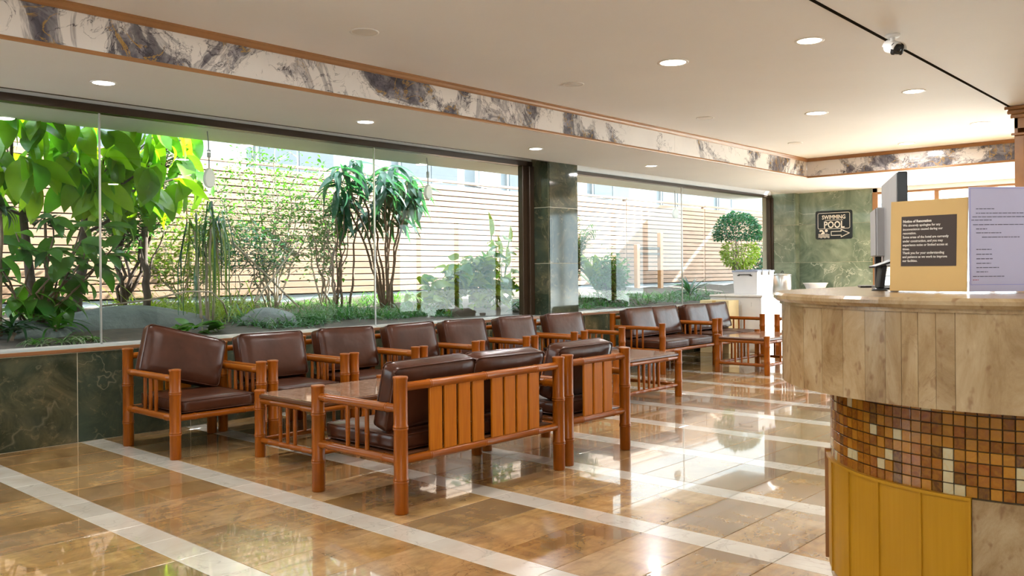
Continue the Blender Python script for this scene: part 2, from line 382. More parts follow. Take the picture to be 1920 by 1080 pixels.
def build_floor():
    fl = MB().box(-3.2, -5.2, -0.2, 15.3, 7.2, -0.006).build('floor', M['grout_dark'])
    tag(fl, 'glossy golden marble tile floor with cream stripes', kind='structure')
    gap = 0.0011
    P, T = [], []
    y0 = 3.025 - 0.3333 * 24
    for k in range(-6, 17):
        xe = 2.030 + 0.838 * k                       # far edge of the cream stripe; the wide tile follows it
        for j in range(0, 36):
            ya = y0 + 0.3333 * j; yb = min(ya + 0.3333, 6.838)
            if yb - ya < 0.03: continue
            for lst, xa, xb in ((T, xe - 0.170, xe), (P, xe, min(xe + 0.668, 15.28))):
                if xa < -3.1 or xb - xa < 0.05: continue
                lst.append((xa, xb, ya, yb))
    def order(t):
        v = view_xy((t[0] + t[1]) / 2, (t[2] + t[3]) / 2)
        if v is None or not (-140 < v[0] < 2000 and 480 < v[1] < 1200): return 1e6
        if v[0] > 1560 and v[1] > 560: return 1e5 + v[2]
        return v[2]
    for lst, name, mat in ((P, 'floor_tile', M['floor']), (T, 'stripe_tile', M['cream'])):
        lst.sort(key=order)
        rest = MB()
        for i, (xa, xb, ya, yb) in enumerate(lst):
            hx, hy = (xb - xa) / 2 - gap, (yb - ya) / 2 - gap
            if i < 295:
                me = cached((name, round(hx, 4), round(hy, 4)), lambda: MB().cbox(-hx, -hy, -0.012, hx, hy, 0, 0.0012).mesh(name))
                link(name, me, mat, fl, (((xa + xb) / 2), (ya + yb) / 2, 0), (rnd.uniform(-1, 1) * 0.0007, rnd.uniform(-1, 1) * 0.0007, 0))
            else: rest.box((xa + xb) / 2 - hx, (ya + yb) / 2 - hy, -0.012, (xa + xb) / 2 + hx, (ya + yb) / 2 + hy, 0)
        o = rest.build(name + '_field', mat, fl); o['kind'] = 'stuff'
build_floor()

# ------------------------------------------------------------------ ceiling
ZS, ZC = 2.605, 2.89
def struct(o, label): return tag(o, label, kind='structure')
struct(MB().box(-3.2, -5.2, ZC, 12.66, 5.5, ZC + 0.12).build('ceiling', M['ceil']), 'raised off-white main ceiling with downlights')
struct(MB().box(-3.2, 5.443, ZS, 15.3, 6.84, ZS + 0.12).build('ceiling', M['ceil']), 'lowered ceiling strip along the garden windows')
struct(MB().box(12.603, -5.2, ZS, 15.3, 5.443, ZS + 0.12).build('ceiling', M['ceil']), 'lowered ceiling strip at the bright far end')
struct(MB().box(-3.2, -5.2, ZC - 0.010, 9.9, 2.150, ZC + 0.02).build('ceiling', M['ceil']), 'ceiling panel over the reception counter')
struct(MB().box(-3.2, 2.150, ZC - 0.013, 9.9, 2.176, ZC + 0.02).build('trim_3', M['shadow_gap']), 'dark shadow line between the two ceiling panels')
struct(MB().box(-3.2, -5.3, ZC + 0.12, 15.3, 7.3, ZC + 0.2).build('roof', M['concrete']), 'flat roof slab over the lobby')
# marble band with wooden mouldings where the ceiling steps down
def valance(name, label, p0, p1, inward, cuts):
    t = thing(name, label, None, kind='structure')
    p0, p1 = Vector((*p0, 0)), Vector((*p1, 0)); dr = (p1 - p0).normalized(); L = (p1 - p0).length; nrm = Vector((*inward, 0))
    F = Matrix(((dr.x, nrm.x, 0, p0.x), (dr.y, nrm.y, 0, p0.y), (0, 0, 1, 0), (0, 0, 0, 1)))
    for a, b in zip(cuts[:-1], cuts[1:]):
        MB().cbox(a + 0.0008, -0.02, ZS + 0.008, b - 0.0008, 0.0, ZC - 0.02, 0.001, F).build('marble_panel', M['violet'], t)
    prof = [(0, ZC), (0.040, ZC), (0.040, ZC - 0.012), (0.030, ZC - 0.020), (0.022, ZC - 0.036), (0.010, ZC - 0.046), (0, ZC - 0.046)]
    def strip(pr, nm):
        mb = MB(); vs = [F @ Vector((0 if s == 0 else L, y, z)) for s in (0, 1) for y, z in pr]; n = len(pr)
        mb.add(vs, [tuple(range(n)), tuple(range(n, 2 * n))] + [(k, (k + 1) % n, n + (k + 1) % n, n + k) for k in range(n)])
        mb.build(nm, M['trim_wood'], t)
    strip(prof, 'crown_moulding')
    strip([(-0.002, ZS - 0.001), (0.012, ZS - 0.003), (0.016, ZS + 0.006), (0.012, ZS + 0.022), (0, ZS + 0.026)], 'bead_moulding')
    MB().box(0, -0.10, ZS + 0.03, L, -0.018, ZC, F).build('backing', M['ceil'], t)
valance('trim_1', 'white and violet-grey marble ceiling band along the windows', (-3.2, 5.44), (12.60, 5.44), (0, -1), [0, 1.7, 4.3, 6.9, 9.5, 12.1, 14.3, 15.8])
valance('trim_2', 'short marble ceiling band across the far end', (12.60, 5.44), (12.60, -5.2), (-1, 0), [0, 1.5, 4.0, 6.5, 10.64])

# ------------------------------------------------------------------ window wall with green marble
wl = struct(MB().box(-3.2, 6.8425, -0.1, 15.2, 7.18, 0.690).box(8.2825, 6.8425, 0.69, 8.838, 7.18, ZC).build('wall_left', M['grout_light']), 'low green marble wall and pillar under the garden windows')
def tile(parent, name, m, x0, y0, z0, x1, y1, z1, b=0.0015):
    return MB().cbox(x0, y0, z0, x1, y1, z1, b).build(name, m, parent)
x = 2.68 - 0.9 * 6
while x < 15.1:
    xa, xb = max(x, -3.2), min(x + 0.9, 15.08)
    for a, b in ((xa, min(xb, 8.28)), (max(xa, 8.84), xb)):
        if b - a > 0.05: tile(wl, 'marble_tile', M['green'], a + 0.0022, 6.84, 0.002, b - 0.0022, 6.862, 0.676)
    x += 0.9
for za, zb in ((0.002, 0.668), (0.668, 1.352), (1.352, 2.046), (2.046, ZC - 0.02)):
    tile(wl, 'pillar_tile', M['green'], 8.28, 6.84, za + 0.0025, 8.84, 6.862, zb - 0.0025)
    tile(wl, 'pillar_tile', M['green'], 8.28, 6.8645, za + 0.0025, 8.302, 7.178, zb - 0.0025)
struct(MB().box(-3.2, 7.13, 2.62, 8.28, 7.30, ZC).box(8.84, 7.13, 2.585, 15.0, 7.30, ZC).build('wall_left', M['white']), 'white wall band above the windows')
struct(MB().box(-3.2, 6.836, ZS - 0.006, 8.28, 6.846, ZS + 0.02).build('trim_4', M['bronze']), 'thin dark trim at the edge of the lowered ceiling')

def window(name, label, x0, x1, ztop, fr_top, joints, jamb_l, jamb_r):
    w = thing(name, label, None, kind='structure')
    MB().box(x0, 6.842, 0.692, x1, 7.20, 0.708).build('sill', M['sill_stone'], w)
    MB().cbox(x0, 6.828, 0.682, x1, 6.842, 0.710, 0.003).build('sill_board', M['sill_wood'], w)
    MB().cbox(x0, 7.10, ztop - fr_top, x1, 7.20, ztop, 0.004).build('head_frame', M['bronze'], w)
    if jamb_l: MB().cbox(x0, 7.10, 0.708, x0 + jamb_l, 7.20, ztop - fr_top, 0.004).build('jamb', M['bronze'], w)
    if jamb_r:
        MB().cbox(x1 - jamb_r * 0.5, 7.08, 0.708, x1, 7.20, ztop - fr_top, 0.004).build('jamb', M['bronze'], w)
        MB().cbox(x1 - jamb_r, 7.12, 0.708, x1 - jamb_r * 0.5 - 0.004, 7.20, ztop - fr_top, 0.004).build('jamb', M['bronze'], w)
    xs = [x0 + jamb_l] + joints + [x1 - jamb_r]
    for a, b in zip(xs[:-1], xs[1:]):
        MB().box(a + 0.004, 7.155, 0.708, b - 0.004, 7.163, ztop - fr_top).build('pane', M['glass'], w)
    for j in joints: MB().box(j - 0.006, 7.150, 0.708, j + 0.006, 7.168, ztop - fr_top).build('glass_joint', M['silver'], w)
    MB().box(x0, 7.15, 0.704, x1, 7.17, 0.716).build('glazing_bead', M['sill_stone'], w)
window('window_1', 'long frameless garden window behind the armchairs', -3.1, 8.27, 2.623, 0.062, [0.15, 2.99, 5.795], 0, 0.17)
window('window_2', 'garden window right of the marble pillar', 8.85, 14.95, 2.585, 0.045, [11.9], 0.03, 0.05)

# ------------------------------------------------------------------ far wall, entrance glazing, hidden walls
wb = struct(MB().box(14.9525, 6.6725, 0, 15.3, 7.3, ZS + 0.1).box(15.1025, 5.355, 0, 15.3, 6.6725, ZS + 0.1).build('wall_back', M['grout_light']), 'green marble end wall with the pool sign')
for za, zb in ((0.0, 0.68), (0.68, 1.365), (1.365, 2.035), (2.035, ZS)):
    tile(wb, 'marble_tile', M['green_lit'], 14.95, 6.692, za + 0.002, 14.972, 7.15, zb - 0.002)
    tile(wb, 'marble_tile', M['green_lit'], 14.952, 6.67, za + 0.002, 15.122, 6.692, zb - 0.002)
    tile(wb, 'marble_tile', M['green_lit'], 15.10, 5.362, za + 0.002, 15.122, 6.668, zb - 0.002)
ent = thing('window_3', 'bright glazed entrance beyond the reception counter', None, kind='structure')
MB().cbox(15.06, 5.27, 0, 15.2, 5.36, ZS, 0.006).build('jamb', M['trim_wood'], ent)
MB().cbox(15.08, -4.9, 2.50, 15.2, 5.27, 2.535, 0.004).build('head_frame', M['trim_wood'], ent)
for y in (4.35, 3.55, 2.6, 1.5, 0.2, -1.2, -2.6, -4.0):
    MB().cbox(15.09, y - 0.035, 0, 15.19, y + 0.035, 2.50, 0.006).build('mullion', M['trim_wood'], ent)
MB().cbox(15.09, -4.9, 0, 15.19, 5.27, 0.08, 0.006).build('bottom_rail', M['white'], ent)
ys = [5.27, 4.35, 3.55, 2.6, 1.5, 0.2, -1.2, -2.6, -4.0, -4.9]
for a, b in zip(ys[:-1], ys[1:]): MB().box(15.136, b + 0.036, 0.08, 15.144, a - 0.036, 2.50).build('pane', M['glass'], ent)
struct(MB().box(15.06, -5.2, 2.535, 15.3, 5.36, ZS + 0.1).build('wall_back', M['white']), 'white wall strip above the entrance glazing')
struct(MB().box(-3.2, -5.3, 0, 15.3, -5.2, ZC).build('wall_right', M['white']), 'plain white side wall of the lobby')
struct(MB().box(-3.3, -2.88, 0, -3.2, 7.3, ZC).box(-3.3, -5.2, 2.5, -3.2, -2.88, ZC).build('wall_front', M['white']), 'plain white wall at the near end of the lobby')
w5 = thing('window_4', 'glazed near end of the lobby behind the camera', None, kind='structure')
for k in range(3): MB().cbox(-3.29, -5.2 + 1.16 * k - .03, 0, -3.21, -5.2 + 1.16 * k + .03, 2.5, .005).build('mullion', M['trim_wood'], w5)
for k in range(2): MB().box(-3.254, -5.17 + 1.16 * k, 0, -3.246, -4.07 + 1.16 * k, 2.5).build('pane', M['glass'], w5)

# ------------------------------------------------------------------ outside
def soil_z(x, y): return 0.70 + 0.075 * max(0, y - 7.2) + 0.02 * math.sin(2.1 * x + y) + 0.015 * math.sin(5.3 * x - 3 * y)
def build_ground():
    mb = MB(); nx, ny = 84, 12; vs = []; fs = []
    for i in range(nx + 1):
        for j in range(ny + 1):
            xx = -3 + 22.4 * i / nx; yy = 7.2 + 2.8 * j / ny
            vs.append((xx, yy, soil_z(xx, yy) if 0 < j else 0.69))
    for i in range(nx):
        for j in range(ny):
            a = i * (ny + 1) + j; fs.append((a, a + ny + 1, a + ny + 2, a + 1))
    mb.add(vs, fs, True); struct(mb.build('ground', M['soil']), 'dark soil of the garden bed outside the windows')
build_ground()
struct(MB().box(15.31, -30, -0.3, 45, 9.9, -0.05).box(-30, -30, -0.3, 15.31, -5.31, -0.05).box(-30, -5.31, -0.3, -3.31, 9.9, -0.05).box(-10, 10.1, -0.3, 45, 30, -0.05).build('pavement', M['paving']), 'pale paving outside')
struct(MB().box(-3.2, 7.30, 2.575, 15.3, 7.98, 2.80).build('eave', M['white']), 'white eave over the garden bed')
struct(MB().box(-4, 10.03, -0.2, 30, 10.25, 0.94).build('wall_garden', M['concrete']), 'low pale wall under the slatted fence')
struct(MB().box(-4, 9.99, 0.94, 30, 10.27, 0.965).build('trim_5', M['facade_dark']), 'dark coping on the low garden wall')
fence = thing('slatted_fence', 'horizontal timber slat fence behind the garden plants', 'fence', (0, 10.0, 0))
def build_fence():
    bays = [-1.0 + 3.1 * k for k in range(10)]
    rows = 19
    me = MB().cbox(0.008, -0.011, 0, 3.092, 0.011, 0.074, 0.003).mesh('slat')
    for b in bays:
        for r in range(rows): link('slat', me, M['fence'], fence, (b, rnd.uniform(-1, 1) * 0.002, 0.985 + 0.0868 * r))
        MB().cbox(b - 0.035, 0.012, 0.965, b + 0.035, 0.07, 2.66, 0.004).build('post', M['fence'], fence)
        MB().box(b + 0.04, 0.05, 0.965, b + 3.06, 0.06, 2.60).build('gap_shade_sheet', M['fence_back'], fence)  # dark sheet added so the gaps between slats look shaded
        MB().cbox(b + 0.01, -0.02, 2.662, b + 3.09, 0.05, 2.70, 0.004).build('top_rail', M['fence'], fence)
build_fence()
def build_house():
    t = thing('neighbouring_building', 'pale grey building rising beyond the slatted fence', 'building', (20, 15.0, 0))
    MB().box(-26, 0, -0.1, 30, 0.4, 11).build('wall', M['facade'], t)
    MB().box(-26, -0.25, 4.3, 30, 0, 4.5).build('ledge', M['facade_trim'], t)
    for k in range(-6, 8):
        f = MB().box(k * 3.6, -0.06, 2.9, k * 3.6 + 1.9, 0, 3.9).build('window_frame', M['facade_trim'], t)
        MB().box(k * 3.6 + 0.08, -0.075, 2.98, k * 3.6 + 0.92, -0.06, 3.82).box(k * 3.6 + 0.98, -0.075, 2.98, k * 3.6 + 1.82, -0.06, 3.82).build('pane', M['facade_dark'], f)
    MB().tube([(-4.6, -0.1, 0), (-4.6, -0.1, 8)], 0.06).build('drain_pipe', M['grey_pl'], t)
    MB().tube([(-5.2 + 0.5 * k, -0.12, 3.35 - 0.14 * math.sin(PI * k / 12)) for k in range(13)], 0.025).build('cable', M['black'], t)
build_house()
# roof wing of the building to the right: it shades part of the fence
struct(MB().box(18.4, 5.0, 4.2, 21.0, 9.85, 4.4).box(21.45, 5.0, 4.2, 34, 9.85, 4.4).build('roof', M['white']), 'two flat canopy roofs beside the entrance')
struct(MB().box(15.3, -7.0, 2.95, 16.6, 5.0, 3.1).build('roof', M['white']), 'unseen porch roof added to limit sun through the entrance')  # out-of-view roof added to hold back direct sun on the lobby floor
# ------------------------------------------------------------------ bamboo furniture
def pole_mesh(L, r, nodes=(), top=False, n=14):
    """varnished bamboo-style pole along +Z with node rings"""
    def mk():
        pr = [(r * 0.96, 0.0), (r, 0.006)]
        for z in sorted(nodes):
            pr += [(r, z - 0.016), (r * 1.07, z - 0.009), (r * 1.13, z - 0.004), (r * 1.02, z - 0.001), (r * 1.02, z + 0.001), (r * 1.13, z + 0.004), (r * 1.07, z + 0.010), (r, z + 0.018)]
        if top: pr += [(r, L - 0.020), (r * 1.07, L - 0.012), (r * 1.09, L - 0.006), (r * 1.04, L - 0.001), (r * 0.9, L)]
        else: pr += [(r, L - 0.004), (r * 0.97, L)]
        return MB().lathe(pr, n).mesh('pole')
    return cached(('pole', round(L, 4), round(r, 4), tuple(round(z, 3) for z in nodes), top, n), mk)
def pole(name, parent, p0, p1, r, nodes=(), top=False, n=14, m=None):
    p0, p1 = Vector(p0), Vector(p1); d = p1 - p0
    q = d.to_track_quat('Z', 'Y')
    return link(name, pole_mesh(d.length, r, nodes, top, n), m or M['bamboo'], parent, mtx=Matrix.Translation(p0) @ q.to_matrix().to_4x4())

def cushion_mesh(w, d, t, puff=0.10, r=0.035, sag=0.0):
    """w along x, d along y, t along z: rounded, slightly domed box"""
    def mk():
        bm = bmesh.new(); bmesh.ops.create_cube(bm, size=2)
        bmesh.ops.subdivide_edges(bm, edges=bm.edges[:], cuts=7, use_grid_fill=True)
        hx, hy, hz = w / 2, d / 2, t / 2; rr = min(r, hz * 0.95)
        for v in bm.verts:
            p = Vector((v.co.x, v.co.y, v.co.z))
            for i in range(3): p[i] = math.copysign(abs(p[i]) ** 0.8, p[i])
            P = Vector((p.x * hx, p.y * hy, p.z * hz))
            q = Vector((max(-hx + rr, min(hx - rr, P.x)), max(-hy + rr, min(hy - rr, P.y)), max(-hz + rr, min(hz - rr, P.z))))
            nrm = P - q
            if nrm.length > 1e-6: P = q + nrm.normalized() * rr
            dome = (1 - p.x ** 4) * (1 - p.y ** 4)
            P.z += math.copysign(t * puff * dome, p.z) if abs(p.z) > 0.02 else 0
            P.z -= sag * dome if p.z > 0.5 else 0
            v.co = P
        me = bpy.data.meshes.new('cushion'); bm.to_mesh(me); bm.free()
        for p in me.polygons: p.use_smooth = True
        return me
    return cached(('cushion', w, d, t, puff, r, sag), mk)
def piping_mesh(w, d, z, rad=0.004):
    def mk():
        pts = []; hx, hy, r = w / 2, d / 2, 0.035
        for cx, cy, a0 in ((hx - r, hy - r, 0), (-hx + r, hy - r, 90), (-hx + r, -hy + r, 180), (hx - r, -hy + r, 270)):
            for k in range(5):
                a = math.radians(a0 + 22.5 * k); pts.append((cx + (r - 0.006) * math.cos(a), cy + (r - 0.006) * math.sin(a), z))
        pts.append(pts[0]); return MB().tube(pts, rad, 5).mesh('piping')
    return cached(('piping', w, d, z, rad), mk)
def cushion(name, parent, w, d, t, mtx, puff=0.10, sag=0.0):
    c = link(name, cushion_mesh(w, d, t, puff, 0.035, sag), M['leather'], parent, mtx=mtx)
    for s in (1, -1): link('piping', piping_mesh(w, d, s * (t / 2 - 0.012)), M['leather'], c)
    return c

def seat(name, label, cat, cx, cy, rz, width, seats, group=None, slats=(), back_m=None, askew=None):
    """front faces local -y; width is between the centres of the legs"""
    t = thing(name, label, cat, (cx, cy, 0), rz, group)
    hw, hd = width / 2, 0.365; lr = 0.038; back_nodes = (0.173, 0.45)
    for s in (-1, 1):
        pole('leg', t, (s * hw, -hd, 0), (s * hw, -hd, 0.615), lr, back_nodes, True)
        pole('leg', t, (s * hw, hd, 0), (s * hw, hd, 0.72), lr, back_nodes, True)
        pole('armrest', t, (s * hw, -hd + 0.025, 0.547), (s * hw, hd - 0.025, 0.547), 0.0235, (0.06, 0.60))
        pole('side_rail', t, (s * hw, -hd + 0.025, 0.277), (s * hw, hd - 0.025, 0.277), 0.023, (0.09, 0.58))
        for k in (-1, 0, 1): pole('spindle', t, (s * hw, k * 0.085, 0.292), (s * hw, k * 0.085, 0.533), 0.0125, (0.10,), False, 10)
    wn = 2 * hw - 0.05
    pole('front_rail', t, (-hw + 0.025, -hd, 0.277), (hw - 0.025, -hd, 0.277), 0.022, (0.19 * wn, 0.8 * wn))
    pole('back_rail', t, (-hw + 0.025, hd, 0.277), (hw - 0.025, hd, 0.277), 0.022, tuple(f * wn for f in ((0.16, 0.52, 0.86) if seats > 1 else (0.2, 0.8))))
    pole('top_rail', t, (-hw + 0.025, hd, 0.662), (hw - 0.025, hd, 0.662), 0.0235, tuple(f * wn for f in ((0.16, 0.52, 0.86) if seats > 1 else (0.2, 0.8))))
    sm = cached('slatmesh', lambda: MB().cbox(-0.0455, -0.009, 0, 0.0455, 0.009, 0.352, 0.003).mesh('back_slat'))
    for sx in slats: link('back_slat', sm, M['slat'], t, (sx, hd + 0.002, 0.296))
    MB().box(-hw + 0.03, -hd + 0.03, 0.283, hw - 0.03, hd - 0.03, 0.297).build('seat_base', M['edge_brown'], t)
    iw = (2 * hw - 0.085) / seats
    for k in range(seats):
        x = -hw + 0.0425 + iw * (k + 0.5)
        cushion('seat_cushion', t, iw - 0.006, 0.66, 0.10, Matrix.Translation((x, -0.045 + rnd.uniform(-.006, .006), 0.349)) @ Matrix.Rotation(rnd.uniform(-.012, .012), 4, 'Z'), 0.10, 0.006)
        # back cushion leans on the slats
        bw = iw + (0.03 if seats == 1 else 0.025)
        bm_ = Matrix.Translation((x + rnd.uniform(-.01, .01), hd - 0.175, 0.590)) @ Matrix.Rotation(rnd.uniform(-.03, .03), 4, 'Z') @ Matrix.Rotation(rnd.uniform(-.018, .018), 4, 'Y') @ Matrix.Rotation(math.radians(90 - 15), 4, 'X')
        if askew is not None: bm_ = askew
        cushion('back_cushion', t, bw, 0.375, 0.125, bm_, 0.08)
    return t

CH = [(2.876, 3.540), (3.640, 4.300), (4.390, 5.055), (5.150, 5.802), (5.875, 6.520), (6.650, 7.292), (7.470, 8.164)]
CHL = ['brown leather armchair nearest the camera with its back cushion askew',
       'brown leather armchair second in the window row, behind the end of the near coffee table',
       'brown leather armchair third in the window row, behind the middle of the near coffee table',
       'brown leather armchair fourth in the window row, in the exact middle of the seven',
       'brown leather armchair fifth in the window row, below the hanging plants',
       'brown leather armchair sixth in the window row, against the right window jamb',
       'brown leather armchair seventh in the window row, in front of the marble pillar']
S3 = (-0.112, 0.0, 0.112)
for i, (a, b) in enumerate(CH):
    ak = None
    if i == 0:
        ak = Matrix.Translation((0.0, 0.195, 0.640)) @ Matrix.Rotation(math.radians(-8), 4, 'Z') @ Matrix.Rotation(math.radians(15.5), 4, 'Y') @ Matrix.Rotation(math.radians(90 - 13), 4, 'X')
    seat('armchair', CHL[i], 'armchair', (a + b) / 2, 6.065, rnd.uniform(-0.008, 0.008), b - a, 1, 'armchairs in a row along the window', S3, askew=ak)
S8 = (-0.410, -0.300, -0.190, -0.080, 0.080, 0.190, 0.300, 0.410)
seat('two_seat_sofa', 'brown leather two-seat bamboo sofa with its slatted back to the camera', 'sofa', 3.652, 3.865, PI, 1.312, 2, 'two-seat bamboo sofas', S8)
seat('armchair', 'brown leather armchair with its slatted back to the camera, right of the near sofa', 'armchair', 4.768, 3.900, PI, 0.648, 1, None, S3)
seat('two_seat_sofa', 'brown leather two-seat sofa by the far window, left one of the pair', 'sofa', 9.640, 6.06, 0, 1.275, 2, 'two-seat bamboo sofas', S8)
seat('two_seat_sofa', 'brown leather two-seat sofa by the far window, right one nearer the storage box', 'sofa', 11.015, 6.06, 0, 1.24, 2, 'two-seat bamboo sofas', S8)
seat('armchair', 'far armchair mostly hidden behind the counter, turned sideways to the far sofa', 'armchair', 12.02, 5.15, -PI / 2, 0.66, 1, None, S3)

def table(label, x0, x1, y0, y1):
    cx, cy = (x0 + x1) / 2, (y0 + y1) / 2; hx, hy = (x1 - x0) / 2, (y1 - y0) / 2
    t = thing('coffee_table', label, 'table', (cx, cy, 0), 0, 'bamboo coffee tables')
    for sx in (-1, 1):
        for sy in (-1, 1): pole('leg', t, (sx * hx, sy * hy, 0), (sx * hx, sy * hy, 0.462), 0.036, (0.15, 0.335), True)
    for s in (-1, 1):
        pole('top_rail', t, (-hx + 0.02, s * hy, 0.388), (hx - 0.02, s * hy, 0.388), 0.021, (0.2, 2 * hx - 0.24))
        pole('top_rail', t, (s * hx, -hy + 0.02, 0.388), (s * hx, hy - 0.02, 0.388), 0.021, (0.14, 2 * hy - 0.18))
        pole('lower_rail', t, (-hx + 0.02, s * hy, 0.115), (hx - 0.02, s * hy, 0.115), 0.018, tuple(0.13 * k for k in range(1, int((2 * hx) / 0.13))))
        pole('lower_rail', t, (s * hx, -hy + 0.02, 0.115), (s * hx, hy - 0.02, 0.115), 0.018, tuple(0.13 * k for k in range(1, int((2 * hy) / 0.13))))
        for k in range(5): pole('spindle', t, ((k - 2) * 0.085, s * hy, 0.13), ((k - 2) * 0.085, s * hy, 0.37), 0.0125, (0.12,), False, 10)
        for k in range(3): pole('spindle', t, (s * hx, (k - 1) * 0.085, 0.13), (s * hx, (k - 1) * 0.085, 0.37), 0.0125, (0.12,), False, 10)
    tp = MB().cbox(-hx - 0.022, -hy - 0.022, 0.408, hx + 0.022, hy + 0.022, 0.432, 0.004).build('tabletop', M['edge_brown'], t)
    MB().cbox(-hx - 0.010, -hy - 0.010, 0.432, hx + 0.010, hy + 0.010, 0.438, 0.002).build('stone_inset', M['granite'], tp)
    return t
table('bamboo coffee table with mottled brown top behind the near sofa', 3.297, 4.37, 4.66, 5.332)
table('bamboo coffee table with mottled brown top right of the slatted-back armchair', 6.505, 7.565, 4.605, 5.27)
table('bamboo coffee table with mottled brown top nearest the reception counter', 9.665, 10.73, 4.675, 5.325)
# ------------------------------------------------------------------ reception counter
CC = (3.786, 0.817)
def stadium(R, xe=6.2, n=40):
    p = [(CC[0] + R * math.cos(math.radians(90 + 180 * k / n)), CC[1] + R * math.sin(math.radians(90 + 180 * k / n))) for k in range(n + 1)]
    return p + [(xe, CC[1] - R), (xe, CC[1] + R)]
def build_counter():
    t = thing('reception_counter', 'rounded stone reception counter with amber mosaic band and gold panels', 'counter', (CC[0], CC[1], 0))
    O = Matrix.Translation((-CC[0], -CC[1], 0)); Z0 = (0, 0)
    MB().prism(stadium(0.655), 0.0, 0.83, O).build('core', M['grout_dark'], t)
    MB().prism(stadium(0.838), 0.822, 1.138, O).build('apron_core', M['stone'], t)
    mb = MB()
    for R0, R1, za, zb in ((0.872, 0.886, 1.138, 1.150), (0.886, 0.886, 1.150, 1.162), (0.886, 0.876, 1.162, 1.172)):
        a, b = stadium(R0), stadium(R1); n = len(a)
        vs = [O @ Vector((p[0], p[1], za)) for p in a] + [O @ Vector((p[0], p[1], zb)) for p in b]
        mb.add(vs, [(k, (k + 1) % n, n + (k + 1) % n, n + k) for k in range(n)])
    a = [O @ Vector((p[0], p[1], 1.172)) for p in stadium(0.876)]; mb.add(a, [tuple(range(len(a)))])
    a = [O @ Vector((p[0], p[1], 1.138)) for p in stadium(0.872)]; mb.add(a, [tuple(reversed(range(len(a))))])
    mb.build('countertop', M['stone'], t, fix=False)
    MB().arc(Z0, 0.80, 0.862, 90, 270, 1.126, 1.139, 60).build('top_moulding', M['stone'], t)
    seams = [90, 101, 112, 122, 131, 139.5, 147.8, 155.1, 161.5, 166.7, 170.4, 174.0, 177.7, 181.5, 200.5, 219, 237, 253, 270]
    for a, b in zip(seams[:-1], seams[1:]):
        MB().arc(Z0, 0.836, 0.854 + rnd.uniform(-.0006, .0006), a + 0.045, b - 0.045, 0.820, 1.128, max(3, int((b - a) / 2))).build('stone_panel', M['stone'], t)
    # amber mosaic, one small glass tile at a time
    st = 3.1; rest = MB()
    th = math.radians(st) * 0.665 / 2 - 0.0016
    me = MB().cbox(-0.005, -th, -0.0176, 0.004, th, 0.0176, 0.0012).mesh('mosaic_tile')
    for r in range(8):
        z = 0.5305 + 0.0386 * r
        for k in range(46):
            a = 104 + st * k
            Mx = Matrix.Translation((0.663 * math.cos(math.radians(a)), 0.663 * math.sin(math.radians(a)), z)) @ Matrix.Rotation(math.radians(a), 4, 'Z') @ Matrix.Rotation(rnd.uniform(-.03, .03), 4, 'Y') @ Matrix.Rotation(rnd.uniform(-.02, .02), 4, 'Z')
            if a < 214: link('mosaic_tile', me, M['mosaic'], t, mtx=Mx)
            else: rest.cbox(-0.005, -th, -0.0176, 0.004, th, 0.0176, 0.0012, Mx)
    o = rest.build('mosaic_field', M['mosaic'], t); o['kind'] = 'stuff'
    # gold panels with thin ribs, a cream stone panel after them, a stone plinth
    gs = [110.0, 124.3, 139.0, 153.4, 167.7, 181.1]
    for a, b in zip(gs[:-1], gs[1:]): MB().arc(Z0, 0.652, 0.676, a + 0.03, b - 0.03, 0.072, 0.506, 8).build('gold_panel', M['gold'], t)
    for a in gs[1:]: MB().arc(Z0, 0.67, 0.682, a - 0.38, a + 0.38, 0.072, 0.506, 2).build('rib', M['gold'], t)
    MB().arc(Z0, 0.66, 0.690, 109.2, 110.6, 0.072, 0.522, 2).build('end_trim', M['trim_wood'], t)
    MB().arc(Z0, 0.66, 0.684, 110, 181.5, 0.504, 0.514, 50).build('top_rail', M['gold'], t)
    for a, b in ((90, 109.2), (181.6, 204), (204, 228), (228, 270)):
        MB().arc(Z0, 0.65, 0.672, a + 0.05, b - 0.05, 0.072, 0.508, 10).build('base_panel', M['stone'], t)
    MB().arc(Z0, 0.64, 0.664, 90, 270, 0.0, 0.035, 60).build('plinth', M['stone'], t)
    MB().arc(Z0, 0.64, 0.670, 90, 270, 0.036, 0.071, 60).build('plinth', M['stone'], t)
build_counter()
CT = 1.172

